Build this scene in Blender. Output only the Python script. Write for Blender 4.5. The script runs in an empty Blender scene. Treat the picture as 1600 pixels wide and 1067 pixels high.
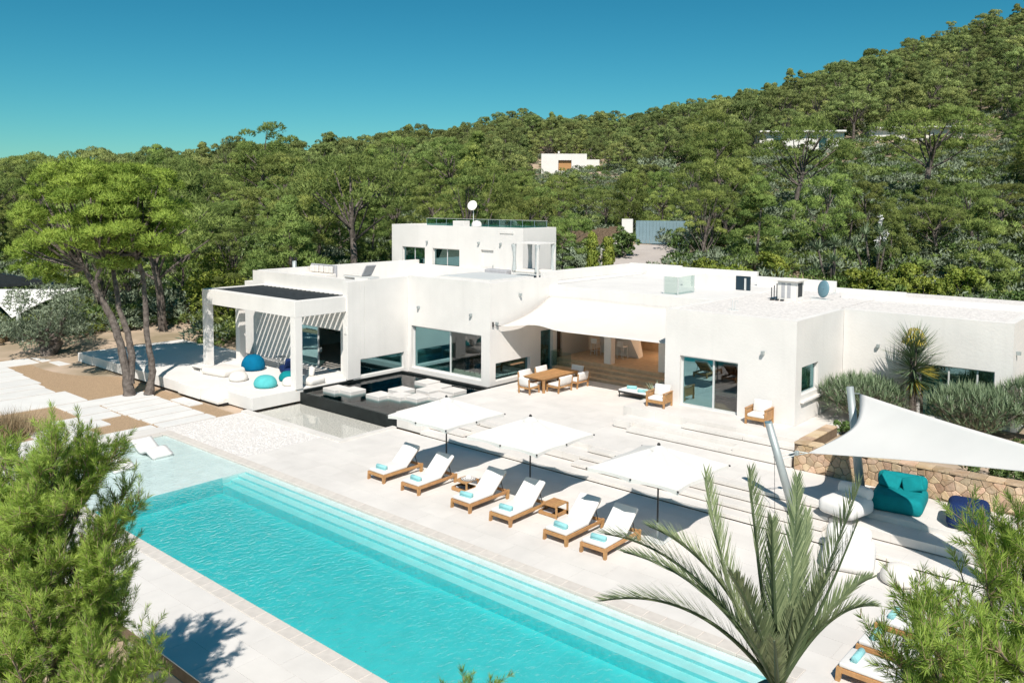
import bpy, bmesh, math, random
import numpy as np
from mathutils import Vector, Matrix

R_ = math.radians
SC = bpy.context.scene
COL = SC.collection

# ------------------------------------------------------------------ camera
YAW, PITCH, ROLL = 2.28579, -0.060882, 0.005131
CAMZ = 10.0
FPX, CXP, CYP = 1303.9, 800.0, 395.2           # focal length and principal point in px of the 1600 px wide photograph
_cy, _sy, _cp, _sp = math.cos(YAW), math.sin(YAW), math.cos(PITCH), math.sin(PITCH)
_f = Vector((_cp * _cy, _cp * _sy, _sp)); _r = Vector((_sy, -_cy, 0.0)); _u = _r.cross(_f)
_c, _s = math.cos(ROLL), math.sin(ROLL)
CR, CU, CF = _c * _r + _s * _u, -_s * _r + _c * _u, _f
cam = bpy.data.cameras.new('camera'); camo = bpy.data.objects.new('camera', cam); COL.objects.link(camo)
M = Matrix(((CR.x, CU.x, -CF.x), (CR.y, CU.y, -CF.y), (CR.z, CU.z, -CF.z))).to_4x4()
M.translation = (0, 0, CAMZ)
camo.matrix_world = M
cam.sensor_width = 36; cam.sensor_fit = 'HORIZONTAL'
cam.lens = 36 * FPX / 1600
cam.shift_y = -(533.5 - CYP) / 1600
cam.clip_start = .1; cam.clip_end = 6000
SC.camera = camo

def ray(px, py): return CF + (px - CXP) / FPX * CR + (CYP - py) / FPX * CU
def at(px, py, d):
    "the point d metres in front of the camera that is seen at a pixel of the photograph"
    return Vector((0, 0, CAMZ)) + ray(px, py) * d
def onz(px, py, z):
    v = ray(px, py); return Vector((0, 0, CAMZ)) + v * ((z - CAMZ) / v.z)
def px_of(x, y):
    v = Vector((x, y, 0)); d = v.dot(CF)
    return 800 + FPX * v.dot(CR) / d if d > .5 else (3000 if v.dot(CR) > 0 else -3000)

# ------------------------------------------------------------------ light
SUNDIR = Vector((.6, -.68, 1.0)).normalized()   # towards the sun
EL = math.asin(SUNDIR.z); AZ = math.atan2(SUNDIR.x, SUNDIR.y)
w = bpy.data.worlds.new('World'); SC.world = w; w.use_nodes = True
nt = w.node_tree; nt.nodes.clear()
out = nt.nodes.new('ShaderNodeOutputWorld'); bg = nt.nodes.new('ShaderNodeBackground'); sky = nt.nodes.new('ShaderNodeTexSky')
sky.sky_type = 'NISHITA'; sky.sun_disc = False; sky.sun_elevation = EL; sky.sun_rotation = AZ
sky.air_density = 1.0; sky.dust_density = .2; sky.ozone_density = 4.0; sky.altitude = 100
tint = nt.nodes.new('ShaderNodeMix'); tint.data_type = 'RGBA'; tint.blend_type = 'MULTIPLY'; tint.inputs[0].default_value = 1
tint.inputs[7].default_value = (.42, .80, .86, 1)
K_ = .11
tint.inputs[7].default_value = (.42 * K_, .80 * K_, .86 * K_, 1)
gm = nt.nodes.new('ShaderNodeGamma'); gm.inputs[1].default_value = 1.2
t2 = nt.nodes.new('ShaderNodeMix'); t2.data_type = 'RGBA'; t2.blend_type = 'MULTIPLY'; t2.inputs[0].default_value = 1; t2.clamp_result = False
t2.inputs[7].default_value = (1.35 / K_, .515 / K_, .435 / K_, 1)
nt.links.new(sky.outputs[0], tint.inputs[6]); sp_ = nt.nodes.new('ShaderNodeSeparateColor'); pr_ = nt.nodes.new('ShaderNodeMath'); pr_.operation = 'POWER'; pr_.inputs[1].default_value = 1.9; ml_ = nt.nodes.new('ShaderNodeMath'); ml_.operation = 'MULTIPLY'; ml_.inputs[1].default_value = 1.0
cb_ = nt.nodes.new('ShaderNodeCombineColor'); s2_ = nt.nodes.new('ShaderNodeSeparateColor')
nt.links.new(tint.outputs[2], gm.inputs[0]); nt.links.new(tint.outputs[2], sp_.inputs[0]); nt.links.new(gm.outputs[0], s2_.inputs[0]); nt.links.new(sp_.outputs[0], pr_.inputs[0]); nt.links.new(pr_.outputs[0], ml_.inputs[0])
nt.links.new(ml_.outputs[0], cb_.inputs[0]); nt.links.new(s2_.outputs[1], cb_.inputs[1]); nt.links.new(s2_.outputs[2], cb_.inputs[2]); nt.links.new(cb_.outputs[0], t2.inputs[6]); nt.links.new(t2.outputs[2], bg.inputs[0]); nt.links.new(bg.outputs[0], out.inputs[0])
bg.inputs[1].default_value = .15
sun = bpy.data.lights.new('sun', 'SUN'); sun.energy = 3.9; sun.angle = R_(.5); sun.color = (1, .94, .86)
suno = bpy.data.objects.new('sun', sun); COL.objects.link(suno)
suno.rotation_euler = (-SUNDIR).to_track_quat('-Z', 'Y').to_euler(); suno.location = (20, -20, 60)
vs = SC.view_settings
SC.display_settings.display_device = 'sRGB'
vs.view_transform = 'Standard'; vs.look = 'None'; vs.gamma = 1; vs.use_curve_mapping = False; vs.exposure = 0.52
cy = SC.cycles
cy.max_bounces = 8; cy.transparent_max_bounces = 24; cy.transmission_bounces = 6; cy.volume_bounces = 0
cy.caustics_reflective = False; cy.caustics_refractive = False; cy.sample_clamp_indirect = 6

# ------------------------------------------------------------------ materials
def mat(name, col, rough=.6, spec=.3, var=.0, vscale=2.0, bump=0.0, bscale=30.0, tintattr=None, detail=4, metal=0, obj_var=0.0, trans=0.0, col2=None, coord='Object'):
    m = bpy.data.materials.new(name); m.use_nodes = True
    t = m.node_tree; b = t.nodes['Principled BSDF']; N = t.nodes.new; L = t.links.new
    b.inputs['Roughness'].default_value = rough; b.inputs['Specular IOR Level'].default_value = spec; b.inputs['Metallic'].default_value = metal
    b.inputs['Base Color'].default_value = (*col, 1)
    src = None
    tc = N('ShaderNodeTexCoord'); cs = tc.outputs[coord]
    if var or col2:
        n = N('ShaderNodeTexNoise'); n.inputs['Scale'].default_value = vscale; n.inputs['Detail'].default_value = detail; L(cs, n.inputs['Vector'])
        mx = N('ShaderNodeMix'); mx.data_type = 'RGBA'
        c2 = col2 or tuple(max(0, c * (1 - 2 * var)) for c in col)
        c1 = col if col2 else tuple(c * (1 + var) for c in col)
        mx.inputs[6].default_value = (*c1, 1); mx.inputs[7].default_value = (*c2, 1)
        mr = N('ShaderNodeMapRange'); mr.inputs[1].default_value = .3; mr.inputs[2].default_value = .7
        L(n.outputs[0], mr.inputs[0]); L(mr.outputs[0], mx.inputs[0]); src = mx.outputs[2]
    if tintattr:
        a = N('ShaderNodeAttribute'); a.attribute_name = 'tint'
        mx = N('ShaderNodeMix'); mx.data_type = 'RGBA'; mx.inputs[6].default_value = (*col, 1); mx.inputs[7].default_value = (*tintattr, 1)
        if src: L(src, mx.inputs[6])
        L(a.outputs['Fac'], mx.inputs[0]); src = mx.outputs[2]
    if obj_var:
        oi = N('ShaderNodeObjectInfo'); hs = N('ShaderNodeHueSaturation')
        mr = N('ShaderNodeMapRange'); mr.inputs[3].default_value = 1 - obj_var; mr.inputs[4].default_value = 1 + obj_var
        L(oi.outputs['Random'], mr.inputs[0]); L(mr.outputs[0], hs.inputs['Value'])
        mr2 = N('ShaderNodeMapRange'); mr2.inputs[3].default_value = .5 - obj_var * .06; mr2.inputs[4].default_value = .5 + obj_var * .05
        mu = N('ShaderNodeMath'); mu.operation = 'MULTIPLY'; mu.inputs[1].default_value = 7.31; fr = N('ShaderNodeMath'); fr.operation = 'FRACT'
        L(oi.outputs['Random'], mu.inputs[0]); L(mu.outputs[0], fr.inputs[0]); L(fr.outputs[0], mr2.inputs[0]); L(mr2.outputs[0], hs.inputs['Hue'])
        if src: L(src, hs.inputs['Color'])
        else: hs.inputs['Color'].default_value = (*col, 1)
        src = hs.outputs[0]
    if src: L(src, b.inputs['Base Color'])
    if bump:
        n = N('ShaderNodeTexNoise'); n.inputs['Scale'].default_value = bscale; n.inputs['Detail'].default_value = 5; L(cs, n.inputs['Vector'])
        bp = N('ShaderNodeBump'); bp.inputs['Strength'].default_value = bump; bp.inputs['Distance'].default_value = .05
        L(n.outputs[0], bp.inputs['Height']); L(bp.outputs[0], b.inputs['Normal'])
    if trans:
        tr = N('ShaderNodeBsdfTranslucent'); ms = N('ShaderNodeMixShader'); ms.inputs[0].default_value = trans
        if src: L(src, tr.inputs[0])
        else: tr.inputs[0].default_value = (*col, 1)
        L(b.outputs[0], ms.inputs[1]); L(tr.outputs[0], ms.inputs[2]); L(ms.outputs[0], t.nodes['Material Output'].inputs[0])
    return m

MT = {}
MT['white'] = mat('white_render', (.775, .745, .715), .85, .15, var=.025, vscale=.7, bump=.15, bscale=9)
MT['stone'] = mat('limestone', (.72, .685, .65), .75, .2, var=.035, vscale=1.3, bump=.06, bscale=14)
MT['coping'] = mat('coping_stone', (.64, .59, .54), .7, .25, var=.04, vscale=4, bump=.1, bscale=25, obj_var=.03)
MT['slab'] = mat('concrete_slab', (.72, .705, .685), .8, .15, var=.03, vscale=1.1, bump=.1, bscale=18, obj_var=.03)
MT['grit'] = mat('tan_gravel', (.52, .365, .235), .95, .1, var=.14, vscale=22, bump=.8, bscale=60)
MT['earth'] = mat('sandy_earth', (.56, .43, .33), .95, .1, col2=(.30, .24, .16), vscale=.35, bump=.6, bscale=3, detail=8)
MT['road'] = mat('driveway_concrete', (.48, .43, .40), .9, .15, var=.05, vscale=.5, bump=.1, bscale=12)
MT['roofpebble'] = mat('roof_pebbles', (.78, .735, .70), .9, .15, var=.10, vscale=9, bump=.9, bscale=11, detail=2)
def paving(m, w_, h_, mort, dark):
    "slab joints and a small change of tone from slab to slab"
    t = m.node_tree; N = t.nodes.new; L = t.links.new; b = t.nodes['Principled BSDF']; src = b.inputs['Base Color'].links[0].from_socket
    ge = N('ShaderNodeNewGeometry'); br = N('ShaderNodeTexBrick'); br.inputs['Scale'].default_value = 1; br.inputs['Brick Width'].default_value = w_; br.inputs['Row Height'].default_value = h_; br.inputs['Mortar Size'].default_value = mort; br.inputs['Mortar Smooth'].default_value = .3; br.offset = .5
    br.inputs['Color1'].default_value = (1, 1, 1, 1); br.inputs['Color2'].default_value = (.945, .94, .935, 1); br.inputs['Mortar'].default_value = (dark, dark * .97, dark * .93, 1); L(ge.outputs['Position'], br.inputs['Vector'])
    big = N('ShaderNodeTexNoise'); big.inputs['Scale'].default_value = .35; big.inputs['Detail'].default_value = 6; L(ge.outputs['Position'], big.inputs['Vector']); mr = N('ShaderNodeMapRange'); mr.inputs[1].default_value = .35; mr.inputs[2].default_value = .7; mr.inputs[3].default_value = 1.03; mr.inputs[4].default_value = .93; L(big.outputs[0], mr.inputs[0])
    m1 = N('ShaderNodeMix'); m1.data_type = 'RGBA'; m1.blend_type = 'MULTIPLY'; m1.inputs[0].default_value = 1; L(src, m1.inputs[6]); L(br.outputs[0], m1.inputs[7]); m2 = N('ShaderNodeMix'); m2.data_type = 'RGBA'; m2.blend_type = 'MULTIPLY'; m2.inputs[0].default_value = 1; L(m1.outputs[2], m2.inputs[6]); L(mr.outputs[0], m2.inputs[7]); L(m2.outputs[2], b.inputs['Base Color'])
MT['tile'] = mat('paving_tile', (.72, .685, .65), .75, .2, var=.03, vscale=1.3, bump=.06, bscale=14, obj_var=.028, coord='Object')
paving(MT['tile'], 200, 200, .0, 1); paving(MT['stone'], 1.2, .8, .006, .88)
def streaks(m):
    "faint rain streaks and trowel clouds on the render"
    t = m.node_tree; N = t.nodes.new; L = t.links.new; b = t.nodes['Principled BSDF']; src = b.inputs['Base Color'].links[0].from_socket; ge = N('ShaderNodeNewGeometry'); f = None
    for sc, det, lo, hi, amt in (((2.6, 2.6, .16), 5, .52, .8, .955), ((.5, .5, .5), 7, .4, .75, .955)):
        mp = N('ShaderNodeMapping'); mp.inputs['Scale'].default_value = sc; L(ge.outputs['Position'], mp.inputs[0]); n = N('ShaderNodeTexNoise'); n.inputs['Scale'].default_value = 1; n.inputs['Detail'].default_value = det; L(mp.outputs[0], n.inputs['Vector'])
        mr = N('ShaderNodeMapRange'); mr.inputs[1].default_value = lo; mr.inputs[2].default_value = hi; mr.inputs[3].default_value = 1; mr.inputs[4].default_value = amt; L(n.outputs[0], mr.inputs[0]); m1 = N('ShaderNodeMix'); m1.data_type = 'RGBA'; m1.blend_type = 'MULTIPLY'; m1.inputs[0].default_value = 1; L(src, m1.inputs[6]); L(mr.outputs[0], m1.inputs[7]); src = m1.outputs[2]
    L(src, b.inputs['Base Color'])
streaks(MT['white'])
MT['teak'] = mat('teak', (.46, .25, .105), .5, .35, var=.12, vscale=7, bump=.05, bscale=40, obj_var=.06)
MT['teakdark'] = mat('oiled_teak', (.36, .15, .05), .4, .4, var=.12, vscale=6, obj_var=.03)
MT['deckwood'] = mat('deck_boards', (.60, .44, .29), .6, .3, var=.08, vscale=4, bump=.05, bscale=30, obj_var=.05)
MT['cush'] = mat('white_canvas', (.74, .72, .70), .9, .1, var=.02, vscale=3, bump=.2, bscale=5)
MT['cushcream'] = mat('cream_canvas', (.74, .70, .655), .9, .1, var=.02, vscale=3, bump=.2, bscale=6)
MT['sail'] = mat('sail_cloth', (.88, .86, .83), .85, .1, var=.015, vscale=.8, bump=.05, bscale=3, trans=.12)
MT['awning'] = mat('awning_cloth', (.90, .87, .83), .85, .1, var=.015, vscale=.8, bump=.05, bscale=3, trans=.36)
MT['canopy'] = mat('parasol_cloth', (.88, .86, .83), .85, .1, var=.01, vscale=2, bump=.05, bscale=6, trans=.30)
MT['towel'] = mat('aqua_towel', (.30, .60, .62), .95, .05, var=.06, vscale=10, bump=.4, bscale=60)
MT['teal'] = mat('teal_fabric', (.005, .22, .24), .85, .15, var=.07, vscale=4, bump=.25, bscale=5)
MT['turq'] = mat('turquoise_fabric', (.10, .47, .48), .85, .15, var=.05, vscale=4, bump=.25, bscale=6)
MT['blue'] = mat('blue_fabric', (.0, .14, .27), .85, .15, var=.06, vscale=4, bump=.25, bscale=6)
MT['navy'] = mat('navy_fabric', (.012, .03, .11), .85, .15, var=.06, vscale=4, bump=.25, bscale=6)
MT['greyfab'] = mat('grey_fabric', (.42, .42, .44), .9, .1, var=.04, vscale=5, bump=.2, bscale=8)
MT['steel'] = mat('brushed_steel', (.40, .44, .44), .5, .5, metal=.35, var=.05, vscale=2)
MT['alu'] = mat('painted_aluminium', (.62, .63, .62), .45, .4, var=.02, vscale=3)
MT['black'] = mat('black_metal', (.018, .018, .02), .45, .4)
MT['dark'] = mat('dark_slat', (.035, .04, .043), .55, .35, var=.15, vscale=3)
MT['blackstone'] = mat('black_tile', (.014, .018, .018), .4, .25, var=.2, vscale=3)
MT['darkdoor'] = mat('petrol_door', (.012, .032, .05), .35, .4)
MT['gate'] = mat('grey_gate', (.20, .29, .33), .5, .35, var=.05, vscale=2)
MT['fence'] = mat('heather_fence', (.20, .145, .10), .95, .05, var=.25, vscale=9, bump=.5, bscale=30)
MT['bark'] = mat('pine_bark', (.075, .062, .055), .95, .1, col2=(.20, .17, .15), vscale=5, bump=.9, bscale=12, coord='Object')
MT['palebark'] = mat('pale_bark', (.33, .28, .235), .95, .1, var=.2, vscale=6, bump=.6, bscale=18)
MT['twig'] = mat('twig', (.30, .225, .155), .9, .1, var=.15, vscale=12)
PINE2 = (.48, .565, .18)
MT['pine'] = mat('pine_needles', (.145, .215, .06), .7, .15, tintattr=PINE2, obj_var=.30, trans=.42)
MT['pinefar'] = mat('far_pine_needles', (.135, .185, .065), .8, .15, tintattr=(.42, .485, .175), obj_var=.30, trans=.3)
MT['pinehero'] = mat('garden_pine_needles', (.17, .27, .045), .65, .2, tintattr=(.52, .64, .13), trans=.42)
MT['pinenear'] = mat('near_pine_needles', (.18, .31, .05), .5, .3, tintattr=(.52, .66, .14), trans=.5)
MT['leaf'] = mat('broad_leaves', (.13, .20, .03), .6, .3, tintattr=(.46, .50, .10), obj_var=.12, trans=.3)
MT['leafdark'] = mat('dark_leaves', (.075, .13, .035), .5, .35, tintattr=(.21, .30, .09), obj_var=.1, trans=.2)
MT['olive'] = mat('olive_leaves', (.12, .16, .10), .6, .3, tintattr=(.38, .45, .31), obj_var=.08, trans=.2)
MT['palm'] = mat('palm_leaflets', (.11, .16, .08), .45, .4, tintattr=(.46, .53, .29), trans=.3)
MT['aloe'] = mat('aloe_leaves', (.065, .12, .05), .5, .4, tintattr=(.27, .34, .20), trans=.1)
MT['yellow'] = mat('yellow_leaves', (.20, .17, .03), .6, .3, tintattr=(.50, .40, .06), trans=.2)
MT['straw'] = mat('dry_grass', (.22, .155, .085), .9, .1, tintattr=(.48, .38, .24), trans=.2)
MT['stonewall'] = mat('honey_stone', (.46, .315, .195), .9, .15, col2=(.56, .43, .31), vscale=3.0, bump=.8, bscale=9, obj_var=.26)
MT['mortar'] = mat('mortar', (.20, .145, .10), .95, .05, var=.1, vscale=6)
MT['dish'] = mat('blue_dish', (.13, .24, .29), .5, .4)
MT['curtain'] = mat('sheer_curtain', (.62, .66, .66), .9, .1, var=.05, vscale=5, trans=.3)
MT['darkwood'] = mat('dark_joinery', (.07, .05, .035), .5, .3, var=.15, vscale=5)
MT['tablewood'] = mat('table_top', (.30, .19, .11), .45, .35, var=.1, vscale=5)
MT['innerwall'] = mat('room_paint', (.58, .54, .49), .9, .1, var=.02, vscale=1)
MT['terracotta'] = mat('cushion_rust', (.26, .09, .05), .9, .1)

def glassmat(name, tint, refl, rough=.0, rc=(1, 1, 1)):
    m = bpy.data.materials.new(name); m.use_nodes = True; t = m.node_tree; t.nodes.clear(); N = t.nodes.new; L = t.links.new
    o = N('ShaderNodeOutputMaterial'); a = N('ShaderNodeBsdfTransparent'); a.inputs[0].default_value = (*tint, 1)
    g = N('ShaderNodeBsdfGlossy'); g.inputs['Roughness'].default_value = rough; g.inputs[0].default_value = (*rc, 1)
    fr = N('ShaderNodeFresnel'); fr.inputs[0].default_value = 1.5
    mp = N('ShaderNodeMapRange'); mp.inputs[3].default_value = refl; mp.inputs[4].default_value = 1
    ge = N('ShaderNodeNewGeometry'); mu = N('ShaderNodeMath'); mu.operation = 'MULTIPLY'; iv = N('ShaderNodeMath'); iv.operation = 'SUBTRACT'; iv.inputs[0].default_value = 1
    L(ge.outputs['Backfacing'], iv.inputs[1]); L(fr.outputs[0], mp.inputs[0]); L(mp.outputs[0], mu.inputs[0]); L(iv.outputs[0], mu.inputs[1]); s = N('ShaderNodeMixShader'); L(mu.outputs[0], s.inputs[0]); L(a.outputs[0], s.inputs[1]); L(g.outputs[0], s.inputs[2]); L(s.outputs[0], o.inputs[0])
    return m
MT['glass'] = glassmat('window_glass', (.42, .62, .62), .36, rc=(.55, .95, 1))
MT['glassdark'] = glassmat('open_pane_glass', (.72, .80, .78), .08)
MT['glassteal'] = glassmat('curtained_glass', (.22, .50, .50), .22, rc=(.55, .95, 1))
MT['railglass'] = glassmat('railing_glass', (.80, .88, .86), .06)
MT['railteal'] = glassmat('teal_railing_glass', (.35, .60, .55), .12, rc=(.6, 1, 1))

def watermat(name, absorb, dens, bscale, bstr, refl=.02, stretch=(1, 1, 1)):
    m = bpy.data.materials.new(name); m.use_nodes = True; t = m.node_tree; t.nodes.clear(); N = t.nodes.new; L = t.links.new
    o = N('ShaderNodeOutputMaterial'); a = N('ShaderNodeBsdfTransparent')
    g = N('ShaderNodeBsdfGlossy'); g.inputs['Roughness'].default_value = .03
    fr = N('ShaderNodeFresnel'); fr.inputs[0].default_value = 1.33
    tc = N('ShaderNodeTexCoord'); mpg = N('ShaderNodeMapping'); mpg.inputs['Scale'].default_value = stretch; L(tc.outputs['Object'], mpg.inputs[0])
    n = N('ShaderNodeTexNoise'); n.inputs['Scale'].default_value = bscale; n.inputs['Detail'].default_value = 3; n.inputs['Distortion'].default_value = .6
    L(mpg.outputs[0], n.inputs['Vector'])
    bp = N('ShaderNodeBump'); bp.inputs['Strength'].default_value = bstr; bp.inputs['Distance'].default_value = .06
    L(n.outputs[0], bp.inputs['Height']); L(bp.outputs[0], g.inputs['Normal']); L(bp.outputs[0], fr.inputs['Normal'])
    ge = N('ShaderNodeNewGeometry'); mu = N('ShaderNodeMath'); mu.operation = 'MULTIPLY'; iv = N('ShaderNodeMath'); iv.operation = 'SUBTRACT'; iv.inputs[0].default_value = 1
    L(ge.outputs['Backfacing'], iv.inputs[1]); L(fr.outputs[0], mu.inputs[0]); L(iv.outputs[0], mu.inputs[1]); s = N('ShaderNodeMixShader'); L(mu.outputs[0], s.inputs[0]); L(a.outputs[0], s.inputs[1]); L(g.outputs[0], s.inputs[2]); L(s.outputs[0], o.inputs['Surface'])
    v = N('ShaderNodeVolumeAbsorption'); v.inputs[0].default_value = (*absorb, 1); v.inputs[1].default_value = dens; L(v.outputs[0], o.inputs['Volume'])
    return m
MT['water'] = watermat('pool_water', (.11, .855, .87), 1.5, 8, .8, stretch=(1, .6, 1))
MT['pondwater'] = watermat('pond_water', (.12, .48, .50), 6.0, 2.0, .04)
MT['traywater'] = watermat('tray_water', (.5, .7, .7), .5, 2.0, .03)
MT['lining'] = mat('pool_lining', (.74, .77, .75), .6, .2, var=.04, vscale=2)
MT['risershade'] = mat('painted_riser_shade', (.30, .62, .63), .4, .3, var=.06, vscale=8)  # darker teal of light lost in deeper water, painted into the colour
MT['ponddark'] = mat('pond_lining', (.12, .19, .19), .6, .2, var=.05, vscale=2)
MT['traygravel'] = mat('washed_pebbles', (.74, .69, .62), .9, .15, var=.22, vscale=16, bump=.7, bscale=30, detail=2)
MT['whitegravel'] = mat('white_pebbles', (.76, .72, .69), .9, .15, var=.09, vscale=10, bump=.9, bscale=16, detail=2)

# ------------------------------------------------------------------ geometry helpers
class MB:
    def __init__(self): self.v = []; self.f = []; self.m = []; self.k = 0
    def mat(self, k): self.k = k; return self
    def add(self, vs, fs):
        o = len(self.v); self.v += [tuple(p) for p in vs]; self.f += [tuple(o + i for i in f) for f in fs]; self.m += [self.k] * len(fs); return self
    def quad(self, *p): return self.add(p, [tuple(range(len(p)))])
    def box(self, x0, x1, y0, y1, z0, z1, M=None):
        p = [Vector((x, y, z)) for z in (z0, z1) for y in (y0, y1) for x in (x0, x1)]
        if M: p = [M @ q for q in p]
        return self.add(p, [(0, 2, 3, 1), (4, 5, 7, 6), (0, 1, 5, 4), (2, 6, 7, 3), (0, 4, 6, 2), (1, 3, 7, 5)])
    def rbox(self, x0, x1, y0, y1, z0, z1, r=.03, seg=2, M=None, sag=0, jit=0, rng=None):
        bm = bmesh.new(); bmesh.ops.create_cube(bm, size=1)
        for q in bm.verts: q.co = Vector(((x0 + x1) / 2 + q.co.x * (x1 - x0), (y0 + y1) / 2 + q.co.y * (y1 - y0), (z0 + z1) / 2 + q.co.z * (z1 - z0)))
        bmesh.ops.bevel(bm, geom=bm.edges[:], offset=r, segments=seg, profile=.5, affect='EDGES')
        self.bm(bm, M); return self
    def bm(self, bm, M=None):
        bm.verts.ensure_lookup_table(); bm.verts.index_update()
        self.add([(M @ q.co if M else q.co) for q in bm.verts], [tuple(q.index for q in f.verts) for f in bm.faces]); bm.free(); return self
    def tube(self, pts, rad, n=8, cap=True):
        pts = [Vector(p) for p in pts]; rad = [rad] * len(pts) if not hasattr(rad, '__len__') else rad
        o = len(self.v); side = None
        for i, p in enumerate(pts):
            t = (pts[min(i + 1, len(pts) - 1)] - pts[max(i - 1, 0)])
            t = t.normalized() if t.length > 1e-9 else Vector((0, 0, 1))
            if side is None: side = t.cross(Vector((0, 0, 1))) if abs(t.z) < .95 else t.cross(Vector((1, 0, 0)))
            side = (side - t * side.dot(t)).normalized(); b = t.cross(side)
            for k in range(n):
                a = 2 * math.pi * k / n; self.v.append(tuple(p + (side * math.cos(a) + b * math.sin(a)) * rad[i]))
        for i in range(len(pts) - 1):
            for k in range(n):
                self.f.append((o + i * n + k, o + i * n + (k + 1) % n, o + (i + 1) * n + (k + 1) % n, o + (i + 1) * n + k)); self.m.append(self.k)
        if cap:
            self.f.append(tuple(o + k for k in range(n))[::-1]); self.m.append(self.k)
            e = o + (len(pts) - 1) * n; self.f.append(tuple(e + k for k in range(n))); self.m.append(self.k)
        return self
    def cyl(self, c, r, z0, z1, n=16, r2=None):
        return self.tube([(c[0], c[1], z0), (c[0], c[1], z1)], [r, r if r2 is None else r2], n)
    def lathe(self, prof, n=20, M=None, sx=1, sy=1):
        o = len(self.v)
        for r, z in prof:
            for k in range(n):
                a = 2 * math.pi * k / n; p = Vector((r * math.cos(a) * sx, r * math.sin(a) * sy, z)); self.v.append(tuple(M @ p if M else p))
        for i in range(len(prof) - 1):
            for k in range(n):
                self.f.append((o + i * n + k, o + i * n + (k + 1) % n, o + (i + 1) * n + (k + 1) % n, o + (i + 1) * n + k)); self.m.append(self.k)
        return self
    def build(self, name, mats, parent=None, smooth=False, world=True, bevel=0, loc=None):
        me = bpy.data.meshes.new(name); me.from_pydata(self.v, [], self.f)
        for q in (mats if isinstance(mats, (list, tuple)) else [mats]): me.materials.append(MT[q])
        me.polygons.foreach_set('material_index', self.m)
        if smooth: me.polygons.foreach_set('use_smooth', [True] * len(self.f))
        me.update()
        return link(name, me, parent, world, bevel, loc)

def link(name, me, parent=None, world=True, bevel=0, loc=None):
    o = bpy.data.objects.new(name, me); COL.objects.link(o)
    if parent is not None:
        o.parent = parent
        if world:
            p = parent; t = Vector((0, 0, 0))
            while p is not None: t += p.location; p = p.parent
            o.location = -t
    if loc is not None: o.location = loc
    if bevel:
        b = o.modifiers.new('bevel', 'BEVEL'); b.width = bevel; b.segments = 2; b.limit_method = 'ANGLE'; b.angle_limit = R_(40)
    return o

def tag(o, label=None, cat=None, group=None, kind=None):
    if label: o['label'] = label
    if cat: o['category'] = cat
    if group: o['group'] = group
    if kind: o['kind'] = kind
    return o
def thing(name, label, cat, loc=(0, 0, 0), rz=0, group=None):
    o = bpy.data.objects.new(name, None); COL.objects.link(o); o.empty_display_size = .2
    o.location = loc; o.rotation_euler = (0, 0, rz); return tag(o, label, cat, group)
def local(mb, name, mats, parent, **k): return mb.build(name, mats, parent, world=False, **k)
CH = {}
def kids(o): return [c for c in bpy.data.objects if c.parent == o]
def dup(root, loc, rz=0, label=None, scale=1, group=None, sz=None):
    "a copy of a thing with its parts and their sub-parts"
    def cp(o, par):
        c = o.copy(); COL.objects.link(c)
        if par is not None: c.parent = par
        if o.name not in CH: CH[o.name] = list(o.children)
        for q in CH[o.name]: cp(q, c)
        return c
    r = cp(root, None); r.location = loc; r.rotation_euler = (0, 0, rz); r.scale = (scale, scale, sz or scale)
    if label: r['label'] = label
    if group: r['group'] = group
    return r

def wall(mb, ax, p, t, u0, u1, z0, z1, holes=()):
    "wall with openings: outer face on the plane ax = p, thickness t inwards"
    us = sorted({u0, u1, *[h[0] for h in holes], *[h[1] for h in holes]}); zs = sorted({z0, z1, *[h[2] for h in holes], *[h[3] for h in holes]})
    us = [u for u in us if u0 <= u <= u1]; zs = [z for z in zs if z0 <= z <= z1]
    P = (lambda u, q, z: (u, q, z)) if ax == 'y' else (lambda u, q, z: (q, u, z))
    solid = lambda i, j: 0 <= i < len(us) - 1 and 0 <= j < len(zs) - 1 and not any(h[0] <= us[i] and us[i + 1] <= h[1] and h[2] <= zs[j] and zs[j + 1] <= h[3] for h in holes)
    q = p + t
    for i in range(len(us) - 1):
        for j in range(len(zs) - 1):
            if not solid(i, j): continue
            a, b, c, d = us[i], us[i + 1], zs[j], zs[j + 1]
            mb.quad(P(a, p, c), P(b, p, c), P(b, p, d), P(a, p, d)); mb.quad(P(a, q, c), P(a, q, d), P(b, q, d), P(b, q, c))
            if not solid(i - 1, j): mb.quad(P(a, p, c), P(a, p, d), P(a, q, d), P(a, q, c))
            if not solid(i + 1, j): mb.quad(P(b, p, c), P(b, q, c), P(b, q, d), P(b, p, d))
            if not solid(i, j - 1): mb.quad(P(a, p, c), P(a, q, c), P(b, q, c), P(b, p, c))
            if not solid(i, j + 1): mb.quad(P(a, p, d), P(b, p, d), P(b, q, d), P(a, q, d))
    return mb

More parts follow.
